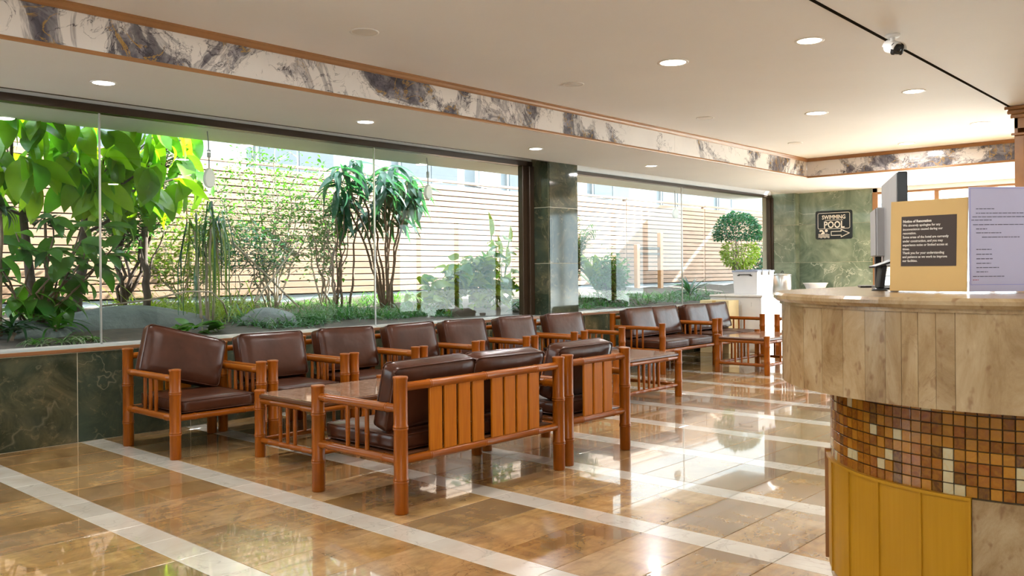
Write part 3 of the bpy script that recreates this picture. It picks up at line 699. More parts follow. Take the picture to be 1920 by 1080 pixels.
# ------------------------------------------------------------------ notices and things on the counter
TEXTS = []
def text(parent, body, x, y, z, size, m, align='LEFT', bold=0.0, sx=1.0):
    cu = bpy.data.curves.new('lettering', 'FONT'); cu.body = body; cu.size = size; cu.align_x = align
    cu.extrude = 0.0003; cu.offset = bold; cu.resolution_u = 2; cu.materials.append(m)
    o = bpy.data.objects.new('lettering', cu); COL.objects.link(o); o.parent = parent
    o.location = (x, y, z); o.rotation_euler = (PI / 2, 0, 0); o.scale = (sx, 1, 1); TEXTS.append(o); return o
def build_notice():
    u = Vector((-0.038, -0.283)); rz = math.atan2(u.y, u.x)
    t = thing('notice_board', 'mustard notice board with brown Notice of Renovation poster on the counter', 'notice', (3.463, 1.035, CT), rz)
    L = Matrix.Rotation(math.radians(-3.0), 4, 'X')
    MB().cbox(-0.1428, 0, 0.006, 0.1428, 0.006, 0.350, 0.001, L).build('board', M['mdf'], t)
    MB().box(-0.100, -0.0008, 0.100, 0.105, 0.0, 0.290, L).build('poster', M['poster'], t)
    MB().box(-0.150, -0.02, 0, 0.1435, 0.055, 0.004).box(-0.1435, 0.0065, 0.004, 0.1435, 0.0085, 0.352, L).build('acrylic_stand', M['acrylic'], t)
    lines = ['Notice of Renovation', 'We sincerely apologize for any', 'inconvenience caused during our', 'renovation.', 'Some areas of the hotel are currently',
             'under construction, and you may', 'experience noise or limited access at', 'times.', 'Thank you for your understanding', 'and patience as we work to improve', 'our facilities.']
    for i, s in enumerate(lines):
        z = 0.2665 - 0.0150 * i
        o = text(t, s, -0.094, -0.0012 + z * 0.0524, z, 0.0128 if i else 0.0134, M['ink_white'], bold=0.0002 if i else 0.0005, sx=0.875 if i else 0.92)
        o.rotation_euler = (PI / 2 + math.radians(-3.0), 0, 0)
build_notice()
def build_lavender():
    t = thing('info_sheet', 'lavender printed sheet in a clear acrylic stand at the right end of the counter', 'notice', (3.445, 0.885, CT), math.atan2(-0.144, 0.139))
    MB().cbox(0.0, 0.0, 0.006, 0.40, 0.0015, 0.384, 0.0005).build('sheet', M['lav'], t)
    MB().box(-0.004, -0.002, 0.002, 0.404, -0.0006, 0.388).box(-0.004, -0.03, 0, 0.404, 0.05, 0.004).build('acrylic_stand', M['acrylic'], t)
    k = 0.00193
    MB().box(0.005, -0.0003, 0.030, 0.0066, 0, 0.380).box(0.005, -0.0003, 0.030, 0.395, 0, 0.0316).box(0.005, -0.0003, 0.3785, 0.395, 0, 0.380).build('border', M['ink_blue'], t)
    L = [(391, 1829, 1864), (399, 1829, 1990), (406, 1822, 1990), (412, 1820, 1859), (420.5, 1823, 1990), (428.6, 1829, 1850), (436, 1829, 1877), (444, 1840, 1912), (467, 1829, 1858), (476, 1829, 1859),
         (484.5, 1829, 1860), (493, 1829, 1857), (501, 1829, 1872), (509, 1829, 1851), (517.5, 1822, 1882), (524, 1822, 1833)]
    r2 = random.Random(3)
    for y, a, b in L:
        mb = MB(); x = (a - 1815) * k; z = (549 - y) * k; e = min((b - 1815) * k, 0.385)
        while x < e - 0.003:
            w = min(r2.uniform(0.006, 0.02), e - x); mb.box(x, -0.0003, z - 0.0014, x + w, 0, z + 0.0014); x += w + 0.0022
        mb.build('text_line', M['ink_red'] if y > 520 else M['ink_dark'], t)
build_lavender()
def build_reader():
    t = thing('tablet_stand', 'small black tilted tablet stand with round foot, left of the notice board', 'stand', (3.70, 1.29, CT), math.radians(-48))
    MB().lathe([(0.031, 0), (0.031, 0.005), (0.026, 0.009), (0.012, 0.012)], 20).build('foot', M['black'], t)
    Mx = Matrix.Translation((0.0, 0.0, 0.010)) @ Matrix.Rotation(math.radians(8), 4, 'Y')
    MB().cbox(-0.013, -0.020, 0, 0.013, 0.020, 0.098, 0.004, Mx).build('column', M['black'], t)
    Mx = Matrix.Translation((0.016, 0.0, 0.112)) @ Matrix.Rotation(math.radians(-18), 4, 'Y')
    MB().cbox(-0.048, -0.035, -0.004, 0.055, 0.035, 0.004, 0.002, Mx).build('tablet', M['black'], t)
build_reader()
def build_monitor(name, label, near, far, z0, z1, m_edge, foot):
    near, far = Vector((*near, 0)), Vector((*far, 0)); d = far - near; w = d.length; mid = (near + far) / 2
    t = thing(name, label, 'monitor', (mid.x, mid.y, CT), math.atan2(d.y, d.x))
    hw = w / 2; a, b = z0 - CT, z1 - CT
    MB().cbox(-hw, -0.018, a, hw, 0.020, b, 0.004).build('screen_case', m_edge, t)
    MB().cbox(-hw + 0.004, 0.020, a + 0.004, hw - 0.004, 0.026, b - 0.004, 0.002).build('back_cover', M['grey_pl'], t)
    MB().cbox(-hw + 0.015, -0.0195, a + 0.015, hw - 0.015, -0.018, b - 0.015, 0.0005).build('screen', M['black'], t)
    MB().cbox(-0.03, -0.012, 0.008, 0.03, 0.018, a + 0.03, 0.003).build('neck', M['black'], t)
    MB().cbox(-0.11, -0.09, 0, 0.11, 0.09, 0.008, 0.002).build('foot', M['black'], t)
build_monitor('monitor', 'large black-edged monitor seen end-on behind the notice board', (3.765, 1.215), (4.33, 1.470), 1.27, 1.665, M['black'], 0)
build_monitor('monitor', 'smaller grey monitor seen end-on beyond the tablet stand', (4.20, 1.455), (4.50, 1.585), 1.32, 1.55, M['grey_pl'], 0)

# ------------------------------------------------------------------ pool sign
def build_pool_sign():
    t = thing('pool_sign', 'black SWIMMING POOL sign with white arrow on the green marble', 'sign', (15.10, 6.035, 2.015), -PI / 2)
    def rr(hw, hh, r, n=5):
        p = []
        for cx, cy, a0 in ((hw - r, hh - r, 0), (-hw + r, hh - r, 90), (-hw + r, -hh + r, 180), (hw - r, -hh + r, 270)):
            for k in range(n + 1):
                a = math.radians(a0 + 90 * k / n); p.append((cx + r * math.cos(a), cy + r * math.sin(a)))
        return p
    Mx = Matrix(((1, 0, 0, 0), (0, 0, -1, 0), (0, 1, 0, 0), (0, 0, 0, 1)))      # sheet x, y up, thickness to the viewer
    MB().prism(rr(0.325, 0.25, 0.035), 0.0, 0.010, Mx).build('plate', M['sign_black'], t)
    def ring(hw, hh, r, w, off, nm):
        a, b = rr(hw, hh, r), rr(hw - w, hh - w, max(r - w, 0.003)); n = len(a); mb = MB()
        vs = [Mx @ Vector((p[0], p[1] + off, 0.0108)) for p in a + b]
        mb.add(vs, [(k, (k + 1) % n, n + (k + 1) % n, n + k) for k in range(n)]); return mb.build(nm, M['ink_white'], t)
    ring(0.285, 0.142, 0.03, 0.008, 0.072, 'outline')
    text(t, 'SWIMMING', 0, -0.0108, 0.103, 0.098, M['ink_white'], 'CENTER', 0.0022, 0.84)
    MB().box(-0.155, -0.0112, 0.078, 0.165, -0.0105, 0.086).build('underline', M['ink_white'], t)
    text(t, 'POOL', 0.005, -0.0108, -0.052, 0.165, M['ink_white'], 'CENTER', 0.004, 0.84)
    ar = [(-0.045, -0.116), (0.130, -0.116), (0.130, -0.085), (0.272, -0.150), (0.130, -0.215), (0.130, -0.184), (-0.045, -0.184)]
    mb = MB(); n = len(ar)
    for k in range(n):
        a, b = Vector(ar[k]), Vector(ar[(k + 1) % n]); d = (b - a).normalized(); s = Vector((-d.y, d.x)) * 0.006; a = a - d * 0.005; b = b + d * 0.005
        mb.add([Mx @ Vector((q.x, q.y, 0.0108)) for q in (a - s, b - s, b + s, a + s)], [(0, 1, 2, 3)])
    mb.build('arrow', M['ink_white'], t)
    mb = MB()
    mb.add([Mx @ Vector((-0.132 + 0.026 * math.cos(PI * k / 8), -0.100 + 0.026 * math.sin(PI * k / 8), 0.0108)) for k in range(16)], [tuple(range(16))])
    arm = [(-0.262, -0.098), (-0.235, -0.082), (-0.195, -0.086), (-0.176, -0.112), (-0.150, -0.150), (-0.235, -0.160), (-0.222, -0.142), (-0.200, -0.122), (-0.212, -0.108), (-0.245, -0.118)]
    mb.add([Mx @ Vector((p[0], p[1], 0.0108)) for p in arm], [tuple(range(len(arm)))])
    for w in range(3):
        y0 = -0.165 - 0.024 * w; pts = [(-0.275 + 0.2 * k / 24, y0 + 0.008 * math.sin(k * PI / 4)) for k in range(25)]
        for p, q in zip(pts[:-1], pts[1:]): mb.add([Mx @ Vector((x, y, 0.0108)) for x, y in ((p[0], p[1] - 0.006), (q[0], q[1] - 0.006), (q[0], q[1] + 0.006), (p[0], p[1] + 0.006))], [(0, 1, 2, 3)])
    mb.build('swimmer', M['ink_white'], t)
build_pool_sign()

# ------------------------------------------------------------------ ledge at the far end and what stands on it
def build_far_end():
    t = thing('marble_ledge', 'white and black veined marble ledge at the far end below window two', 'ledge', (13.5, 6.4, 0))
    MB().cbox(-1.33, -0.43, 0, 1.43, 0.425, 0.835, 0.004).build('body', M['streaked'], t)
    MB().cbox(-1.36, -0.46, 0.835, 1.44, 0.426, 0.865, 0.006).build('top_slab', M['streaked'], t)
    b = thing('storage_box', 'white plastic storage box with blue-grey lid on the marble ledge', 'box', (12.70, 6.36, 0.865))
    mb = MB(); hx, hy = 0.285, 0.205
    vs = [(-hx * .93, -hy * .93, 0), (hx * .93, -hy * .93, 0), (hx * .93, hy * .93, 0), (-hx * .93, hy * .93, 0), (-hx, -hy, .345), (hx, -hy, .345), (hx, hy, .345), (-hx, hy, .345)]
    mb.add(vs, [(0, 3, 2, 1), (4, 5, 6, 7), (0, 1, 5, 4), (1, 2, 6, 5), (2, 3, 7, 6), (3, 0, 4, 7)]); mb.build('tub', M['box_white'], b)
    MB().cbox(-hx - .012, -hy - .012, .345, hx + .012, hy + .012, .372, .006).cbox(-hx + .03, -hy + .03, .372, hx - .03, hy - .03, .382, .004).build('lid', M['box_lid'], b)
    MB().box(-hx - .016, -.10, .30, -hx + .004, .10, .312).box(-hx - .016, .09, .285, -hx + .004, .12, .300).box(-hx - .016, -.12, .285, -hx + .004, -.09, .300).build('handle', M['black'], b)
    for s in (-1, 1): MB().cbox(s * .12 - .03, -hy - .02, .30, s * .12 + .03, -hy + .003, .375, .004).build('clip', M['grey_pl'], b)
    c = thing('steel_canister', 'round brushed steel canister standing right of the storage box', 'canister', (13.86, 6.42, 0.865))
    MB().lathe([(.145, 0), (.15, .01), (.15, .275), (.146, .28)], 32).build('body', M['steel'], c)
    MB().lathe([(.155, .28), (.155, .296), (.10, .315), (.02, .322)], 32).build('lid', M['steel'], c)
    MB().tube([(-.04, 0, .318), (-.035, 0, .345), (0, 0, .355), (.035, 0, .345), (.04, 0, .318)], .007).build('handle', M['black'], c)
    w = thing('wash_tub', 'low white plastic tub under the pool sign', 'tub', (14.55, 6.14, 0.865))
    mb = MB(); n = 28
    def ell(a, bb, z): return [(a * math.cos(2 * PI * k / n), bb * math.sin(2 * PI * k / n), z) for k in range(n)]
    rings = [ell(.20, .12, 0), ell(.27, .17, .12), ell(.29, .185, .135), ell(.29, .185, .145), ell(.262, .162, .145), ell(.19, .11, .012)]
    vs = [p for r in rings for p in r]; fs = [tuple(reversed(range(n))), tuple(5 * n + k for k in range(n))]
    for i in range(5): fs += [(i * n + k, i * n + (k + 1) % n, (i + 1) * n + (k + 1) % n, (i + 1) * n + k) for k in range(n)]
    mb.add(vs, fs, True); mb.build('bowl', M['box_white'], w)
    k = thing('carton_box', 'cream carton standing between the far sofa and the marble ledge', 'box', (11.90, 6.52, 0))
    MB().cbox(-.16, -.24, 0, .16, .24, .79, .004).build('carton', M['carton'], k)
    MB().box(-.163, -.03, .1, -.159, .03, .79).build('tape', M['mdf'], k)
build_far_end()

# ------------------------------------------------------------------ ceiling lights, camera, cabinet
def downlight(label, x, y, z, dia, lit, group, cool=False, watts=None):
    t = thing('downlight', label, 'ceiling light', (x, y, z), 0, group); r = dia / 2
    MB().lathe([(r * 0.80, 0.0), (r * 0.83, -0.005), (r, -0.004), (r, 0.0)], 32, cap=False).build('trim_ring', M['white'], t)
    m = (M['lamp_cool'] if cool else M['lamp_warm']) if lit else M['lens_off']
    MB().lathe([(r * 0.82, -0.002), (r * 0.80, -0.0035), (0.001, -0.0035)], 32).build('lens', m, t)
    if lit:
        ld = bpy.data.lights.new('lamp', 'AREA'); ld.shape = 'DISK'; ld.size = dia * 0.8; ld.energy = watts or DOWNLIGHT_W
        ld.color = (1.0, 0.99, 0.98) if cool else (1.0, 0.97, 0.94)
        lo = bpy.data.objects.new('lamp', ld); COL.objects.link(lo); lo.parent = t; lo.location = (0, 0, -0.012)
GM, GU, GS = 'lit downlights in the main ceiling', 'unlit round fittings along the marble band', 'downlights in the lowered ceiling by the windows'
downlight('largest warm lit downlight in the middle of the main ceiling', 5.936, 3.636, ZC, .245, True, GM)
downlight('lit downlight left of the security camera, highest in the photo', 6.050, 2.581, ZC, .205, True, GM)
downlight('lit warm downlight above the far short marble band, left of two', 8.936, 3.745, ZC, .24, True, GM)
downlight('lit downlight below the security camera, nearest the dark ceiling line', 8.468, 2.630, ZC, .21, True, GM)
downlight('small far downlight left of the wooden cabinet', 10.904, 2.672, ZC, .21, True, GM)
downlight('faint far downlight just above the short marble band', 11.988, 3.816, ZC, .22, True, GM)
downlight('unlit round fitting nearest the camera, beside the marble band', 3.717, 4.681, ZC, .20, False, GU)
downlight('unlit round fitting second along the marble band', 6.022, 4.695, ZC, .19, False, GU)
downlight('unlit round fitting third along the marble band', 8.359, 4.729, ZC, .19, False, GU)
downlight('unlit round fitting by the corner of the marble bands', 10.873, 4.843, ZC, .185, False, GU)
downlight('bright downlight over the left end of the garden window', 2.616, 6.186, ZS, .175, True, GS, True)
downlight('bright downlight over the second glass joint of the garden window', 4.905, 6.170, ZS, .175, True, GS, True)
downlight('bright downlight just left of the marble pillar top', 7.302, 6.225, ZS, .165, True, GS, True)
downlight('bright downlight over the second garden window, right of the pillar', 9.590, 6.214, ZS, .165, True, GS, True)
for x, y in ((3.0, 3.64), (3.3, 2.58), (0.1, 3.6), (0.4, 2.58), (-2.0, 3.6)): downlight('round lit downlight outside the photo, nearer end of the main ceiling', x, y, ZC, .21, True, 'downlights behind the camera')
for x, y in ((0.3, 0.4), (3.2, -0.6), (6.8, -1.4), (-1.8, -2.0), (1.6, -3.0), (5.0, -3.4)): downlight('round lit downlight outside the photo, over the reception side', x, y, ZC - .010, .21, True, 'downlights over the reception side')
def build_cctv():
    t = thing('security_camera', 'white bullet security camera hanging by the dark ceiling line', 'camera', (6.27, 2.085, ZC - .010))
    MB().lathe([(.05, 0), (.05, -.012), (.042, -.018), (.02, -.022)], 24).build('mount', M['white'], t)
    MB().tube([(0, 0, -.015), (.005, .0, -.05), (.015, .0, -.085)], [.018, .016, .02], 12).build('arm', M['white'], t)
    d = Vector((-0.62, -0.70, -0.36)).normalized(); q = d.to_track_quat('Z', 'Y').to_matrix().to_4x4()
    c = Vector((-.03, -.045, -.112)); Mx = Matrix.Translation(c) @ q
    MB().lathe([(.034, -.13), (.040, -.12), (.042, 0.0), (.040, .004)], 20, Mx).build('body', M['white'], t)
    MB().cbox(-.046, -.040, -.02, .046, .040, .010, .012, Mx).build('front_face', M['black'], t)
    MB().lathe([(.020, .008), (.020, .013), (.012, .015)], 18, Mx).build('lens', M['sign_black'], t)
    hood = MB(); n = 12; vs = []
    for zz in (-.12, .03):
        for rr_ in (.047, .051):
            for k in range(n + 1):
                a = math.radians(0 + 180 * k / n); vs.append(Mx @ Vector((rr_ * math.cos(a), rr_ * math.sin(a), zz)))
    m = n + 1; fs = []
    for k in range(n): fs += [(k, k + 1, 2 * m + k + 1, 2 * m + k), (m + k, 3 * m + k, 3 * m + k + 1, m + k + 1), (2 * m + k, 2 * m + k + 1, 3 * m + k + 1, 3 * m + k), (k, m + k, m + k + 1, k + 1)]
    hood.add(vs, fs, True); hood.build('sun_hood', M['white'], t)
build_cctv()
def build_cabinet():
    t = thing('display_cabinet', 'tall wooden cabinet with arched glass door at the right edge', 'cabinet', (10.2, 1.5, 0))
    x0 = -0.25; y1 = 0.63; y0 = -0.63; W = M['cab_wood']
    MB().box(x0 + .02, y0, 0, .25, y0 + .03, 2.76).box(x0 + .02, y1 - .03, 0, .25, y1, 2.76).box(.22, y0, 0, .25, y1, 2.76).box(x0 + .02, y0, 0, .25, y1, .1).box(x0 + .02, y0, 2.66, .25, y1, 2.76).build('carcass', W, t)
    MB().cbox(x0 - .01, y0 - .03, 2.76, .26, y1 + .03, 2.80, .006).cbox(x0 - .035, y0 - .055, 2.80, .28, y1 + .055, 2.845, .01).cbox(x0 - .055, y0 - .075, 2.845, .3, y1 + .075, 2.878, .006).build('cornice', W, t)
    MB().cbox(x0 - .022, y0 - .012, 2.585, x0 + .02, y1 + .022, 2.61, .005).build('bead', W, t)
    for k in range(4): MB().box(x0 + .04, y0 + .03, .5 + .5 * k, .22, y1 - .03, .52 + .5 * k).build('shelf', W, t)
    for s in (0, 1):
        a, b = (0.0, y1) if s == 0 else (y0, 0.0)
        a += .004; b -= .004; st = .085; ym = (a + b) / 2; hw = (b - a) / 2 - st; zt = 2.40; n = 14
        dr = MB().cbox(x0 - .004, a, .12, x0 + .02, a + st, 2.58, .003).cbox(x0 - .004, b - st, .12, x0 + .02, b, 2.58, .003).cbox(x0 - .004, a + st, .12, x0 + .02, b - st, .22, .003)
        arch = [(ym - hw * math.cos(PI * k / n), zt - .10 + .14 * math.sin(PI * k / n)) for k in range(n + 1)]
        for p, q in zip(arch[:-1], arch[1:]):
            vs = [(xx, yy, zz) for xx in (x0 - .004, x0 + .02) for yy, zz in ((p[0], p[1]), (q[0], q[1]), (q[0], 2.58), (p[0], 2.58))]
            dr.add(vs, [(0, 1, 2, 3), (7, 6, 5, 4), (0, 4, 5, 1), (1, 5, 6, 2), (2, 6, 7, 3), (3, 7, 4, 0)])
        d = dr.build('door', W, t)
        MB().box(x0 + .006, a + st, .22, x0 + .010, b - st, zt + .05).build('glass', M['glass'], d)
        MB().lathe([(.006, 0), (.006, .02), (.012, .024), (.012, .034), (.006, .038)], 12, Matrix.Translation((x0 - .004, (a + .04) if s == 0 else (b - .04), 1.1)) @ Matrix.Rotation(-PI / 2, 4, 'Y')).build('knob', M['steel'], d)
build_cabinet()
# ------------------------------------------------------------------ garden plants
def leaf_mesh(key, length, width, bend, fold=0.15, shape='ovate', nv=6, wave=0.0):
    """blade along +Y, top side +Z, stalk end at the origin"""
    def mk():
        vs = []; fs = []
        for j in range(nv + 1):
            u = j / nv
            if shape == 'ovate': w = math.sin(PI * min(1, u ** 0.8)) ** 0.75
            elif shape == 'heart': w = (math.sin(PI * u ** 0.55)) ** 0.8
            elif shape == 'lance': w = math.sin(PI * u ** 0.72) ** 0.9
            else: w = min(1, 6 * u + 0.35) * (1 - u) ** 0.45
            w = max(w, 0.03) * width / 2
            ang = bend * u; y = length * (math.sin(ang) / bend if abs(bend) > 1e-3 else u); z = -length * ((1 - math.cos(ang)) / bend if abs(bend) > 1e-3 else 0)
            lift = fold * w * 2
            dz = wave * width * math.sin(u * 9)
            vs += [(-w, y, z + lift + dz), (0, y, z), (w, y, z + lift - dz)]
        for j in range(nv):
            a = 3 * j; fs += [(a, a + 1, a + 4, a + 3), (a + 1, a + 2, a + 5, a + 4)]
        return MB().add(vs, fs, True).mesh('leaf', fix=False)
    return cached(('leaf', key), mk)
def leaf_mtx(base, d, roll=0.0, sc=1.0, up=Vector((0, 0, 1))):
    d = Vector(d).normalized(); x = d.cross(up)
    x = x.normalized() if x.length > 1e-4 else Vector((1, 0, 0))
    z = x.cross(d).normalized()
    R = Matrix(((x.x, d.x, z.x), (x.y, d.y, z.y), (x.z, d.z, z.z))) @ Matrix.Rotation(roll, 3, 'Y')
    return Matrix.Translation(base) @ R.to_4x4() @ Matrix.Scale(sc, 4)
def U(a, b): return rnd.uniform(a, b)
def rdir(zlo, zhi):
    a = U(0, 2 * PI); z = U(zlo, zhi); r = math.sqrt(max(0, 1 - z * z)); return Vector((r * math.cos(a), r * math.sin(a), z))
def wob(p0, p1, n=6, amp=0.03):
    p0, p1 = Vector(p0), Vector(p1); out = []
    for i in range(n + 1):
        u = i / n; k = math.sin(PI * u) ** 0.7
        out.append(p0.lerp(p1, u) + Vector((U(-1, 1), U(-1, 1), U(-.5, .5))) * amp * k)
    return out
def taper(r0, r1, n): return [r0 + (r1 - r0) * i / n for i in range(n + 1)]
def plant(name, label, base, group=None): return thing(name, label, 'plant' if 'tree' not in name else 'tree', base, 0, group)
def joined_leaves(parent, name, m, items, kind='stuff'):
    """many small leaves as one mesh: items of (leaf mesh, matrix)"""
    mb = MB()
    for me, mx in items:
        mb.add([mx @ v.co for v in me.vertices], [tuple(p.vertices) for p in me.polygons], True)
    o = mb.build(name, m, parent, fix=False)
    if kind: o['kind'] = kind
    return o

def big_leaf_tree():
    B = Vector((3.30, 8.45, 0.78)); t = plant('broad_leaf_tree', 'tree with large bright green drooping leaves at the left of the garden window', B)
    mb = MB(); top = Vector((0.10, 0.0, 1.15))
    mb.tube(wob((0, 0, 0), top, 6, 0.03), taper(0.055, 0.040, 6), 8)
    mb.tube(wob((-0.28, 0.15, 0), (-0.45, 0.0, 1.25), 6, 0.04), taper(0.05, 0.03, 6), 8)
    ends = [(-0.95, -0.2, 1.75), (-0.75, -0.35, 2.0), (-0.45, -0.35, 1.88), (-0.15, -0.45, 2.0), (0.15, -0.4, 1.75), (0.4, -0.3, 2.0), (0.62, -0.1, 1.75), (0.9, 0.1, 1.95), (1.10, 0.2, 1.70), (-0.25, -0.5, 1.55),
            (0.25, 0.4, 2.1), (-0.6, 0.3, 1.9), (0.75, 0.4, 1.5), (-1.0, -0.4, 1.5), (0.05, -0.5, 1.35), (-0.6, -0.5, 1.45), (0.5, -0.45, 1.5), (1.25, 0.25, 1.95), (0.95, 0.3, 1.35), (-0.85, 0.2, 1.3), (0.7, -0.2, 2.05), (-0.3, -0.1, 2.1), (1.15, 0.0, 1.5)]
    me = [leaf_mesh(('big', k), 0.40, 0.18, b, 0.10, 'ovate', 7, 0.05) for k, b in enumerate((0.4, 0.8, 1.2))]
    for e in ends:
        e = Vector(e); src = top if e.x > -0.4 else Vector((-0.45, 0.0, 1.25))
        if e.z < 1.4: src = src * 0.75
        pts = wob(src, e, 5, 0.04); mb.tube(pts, taper(0.020, 0.007, 5), 6)
        for k in range(12):
            p = pts[rnd.choice((2, 3, 4, 5, 5))] + Vector((U(-.08, .08), U(-.08, .08), U(-.05, .05)))
            d = rdir(-0.95, 0.0); d.z -= 0.35
            if rnd.random() < 0.35: d.y = -abs(d.y)
            link('leaf', rnd.choice(me), M['leaf_big'] if rnd.random() < .8 else M['leaf_mid'], t, mtx=leaf_mtx(p, d, U(-.8, .8), U(0.65, 1.1)))
    mb.build('trunk', M['bark_dark'], t)
big_leaf_tree()
def low_leaf_shrub():
    B = Vector((2.75, 7.95, 0.76)); t = plant('broad_leaf_shrub', 'lower shrub with large mid green leaves in front of the broad leaf tree', B)
    mb = MB(); me = [leaf_mesh(('mid', k), 0.28, 0.125, b, 0.14, 'ovate', 6, 0.03) for k, b in enumerate((0.4, 0.9))]
    for e in ((0.55, -0.1, 0.93), (0.75, -0.05, 0.85), (-0.35, 0.0, 0.95), (0.05, -0.2, 0.70), (0.45, 0.1, 0.95), (0.35, -0.15, 0.80), (0.10, -0.2, 0.98), (-0.15, -0.1, 0.85), (-0.3, -0.2, 0.65), (0.6, -0.05, 0.68), (0.25, 0.1, 0.62)):
        pts = wob((U(-.05, .05), U(-.05, .05), 0), e, 6, 0.05); mb.tube(pts, taper(0.014, 0.006, 6), 6)
        for k in range(12):
            p = pts[rnd.choice((2, 3, 4, 5, 6, 6))]; d = rdir(-0.7, 0.35); d.y -= 0.25; d.x += 0.25
            link('leaf', rnd.choice(me), M['leaf_mid'], t, mtx=leaf_mtx(p, d, U(-.6, .6), U(0.6, 1.15)))
    mb.build('stems', M['bark'], t)
low_leaf_shrub()
def rosette(name, label, base, stem_h, n, L, W, bend, m, zlo, zhi, shape='strap', stem_r=0.012, lean=(0, 0), group=None, s=(0.7, 1.1)):
    t = plant(name, label, base, group); mb = MB()
    top = Vector((lean[0], lean[1], stem_h))
    if stem_h > 0.03: mb.tube(wob((0, 0, 0), top, 5, 0.015), taper(stem_r * 1.3, stem_r, 5), 7); mb.build('stem', M['bark'], t)
    me = [leaf_mesh((name, L, W, b), L, W, b, 0.18, shape, 7) for b in (bend * 0.6, bend, bend * 1.4)]
    for k in range(n):
        d = rdir(zlo, zhi); link('leaf', rnd.choice(me), m, t, mtx=leaf_mtx(top + Vector((U(-.03, .03), U(-.03, .03), U(-.05, .03))), d, U(-.4, .4), U(*s)))
    return t
rosette('dracaena', 'dark narrow-leaved rosette on a thin stem at the left window edge, upper one', (2.45, 7.75, .74), 1.05, 26, 0.26, 0.04, 1.1, M['leaf_dark'], -0.3, 0.9, 'lance')
rosette('dracaena', 'dark spiky rosette between the two broad leaf plants', (2.95, 8.2, .77), 0.98, 30, 0.22, 0.028, 0.6, M['leaf_dark'], -0.6, 0.7, 'lance')
rosette('strap_leaf_plant', 'dark strap-leaved clump low in the left window corner', (2.50, 7.65, .73), 0.10, 34, 0.36, 0.035, 1.5, M['leaf_dark'], 0.15, 0.95)
rosette('strap_leaf_plant', 'dark strap-leaved clump beside the grey boulder', (2.86, 7.75, .74), 0.10, 30, 0.34, 0.038, 1.5, M['leaf_mid'], 0.2, 0.95)
def spider(label, base, n):
    t = plant('spider_plant', label, base, 'variegated spider plants on the sill edge')
    me = [leaf_mesh(('spider', b), 0.22, 0.018, b, 0.2, 'strap', 8) for b in (1.2, 1.9, 2.5)]
    for k in range(n):
        d = rdir(0.25, 0.95); link('leaf', rnd.choice(me), M['leaf_stripe'] if k % 4 else M['leaf_mid'], t, mtx=leaf_mtx(Vector((U(-.05, .05), U(-.02, .02), 0.02)), d, U(-.4, .4), U(0.55, 1.1)))
spider('cream-edged spider plant at the window sill, leftmost clump', (2.58, 7.36, .70), 26)
spider('cream-edged spider plant at the window sill, middle clump', (2.80, 7.36, .70), 30)
spider('cream-edged spider plant at the window sill beside the first glass joint', (3.00, 7.36, .70), 32)
def small_leaf_tree(name, label, base, stems, leaf, m, per, spread, lsize, bark, group=None, sr=0.016, twig=0.25, kind='stuff'):
    t = plant(name, label, base, group); mb = MB(); items = []
    me = [leaf_mesh((name, leaf, k), lsize, lsize * leaf, b, 0.15, 'ovate', 3) for k, b in enumerate((0.3, 0.9))]
    for st in stems:
        e = Vector(st[0]); lo = st[1] if len(st) > 1 else 0.4
        pts = wob((U(-.06, .06), U(-.06, .06), 0), e, 9, 0.05); mb.tube(pts, taper(sr, sr * 0.3, 9), 6)
        for k in range(per):
            i = min(9, int(9 * (lo + (1 - lo) * rnd.random()) + 0.5)); p = pts[i]
            q = p + rdir(-0.2, 0.8) * U(0.06, spread)
            if rnd.random() < twig: mb.tube(wob(p, q, 3, 0.015), taper(sr * 0.28, sr * 0.15, 3), 4)
            for _ in range(3):
                items.append((rnd.choice(me), leaf_mtx(q + Vector((U(-1, 1), U(-1, 1), U(-1, 1))) * spread * 0.3, rdir(-0.6, 0.6), U(-.8, .8), U(0.6, 1.2))))
    mb.build('stems', bark, t); joined_leaves(t, 'foliage', m, items, kind)
    return t
small_leaf_tree('small_leaf_tree', 'small-leaved tree with dark bare branches right of the first glass joint', (3.95, 8.9, .83),
    [((.05, 0, 1.6), .5), ((.45, -.1, 1.75), .5), ((-.25, 0, 1.55), .5), ((.2, .2, 1.5), .45), ((-.1, -.2, 1.3), .5), ((.5, 0, 1.35), .6)], 0.45, M['leaf_mid'], 170, 0.24, 0.062, M['bark_dark'], None, 0.024)
t_ = plant('bare_trunk', 'thin dark trunk standing between the boulder and the fence', (4.12, 8.75, .80))
MB().tube(wob((0, 0, 0), (-.02, 0, .95), 8, .015), taper(.042, .030, 8), 9).build('trunk', M['bark_dark'], t_)
MB().tube(wob((0.01, 0, .45), (.22, .05, .95), 6, .03), taper(.014, .006, 6), 6).tube(wob((0, 0, .55), (-.2, 0, 1.05), 6, .03), taper(.012, .005, 6), 6).build('branch', M['bark_dark'], t_)
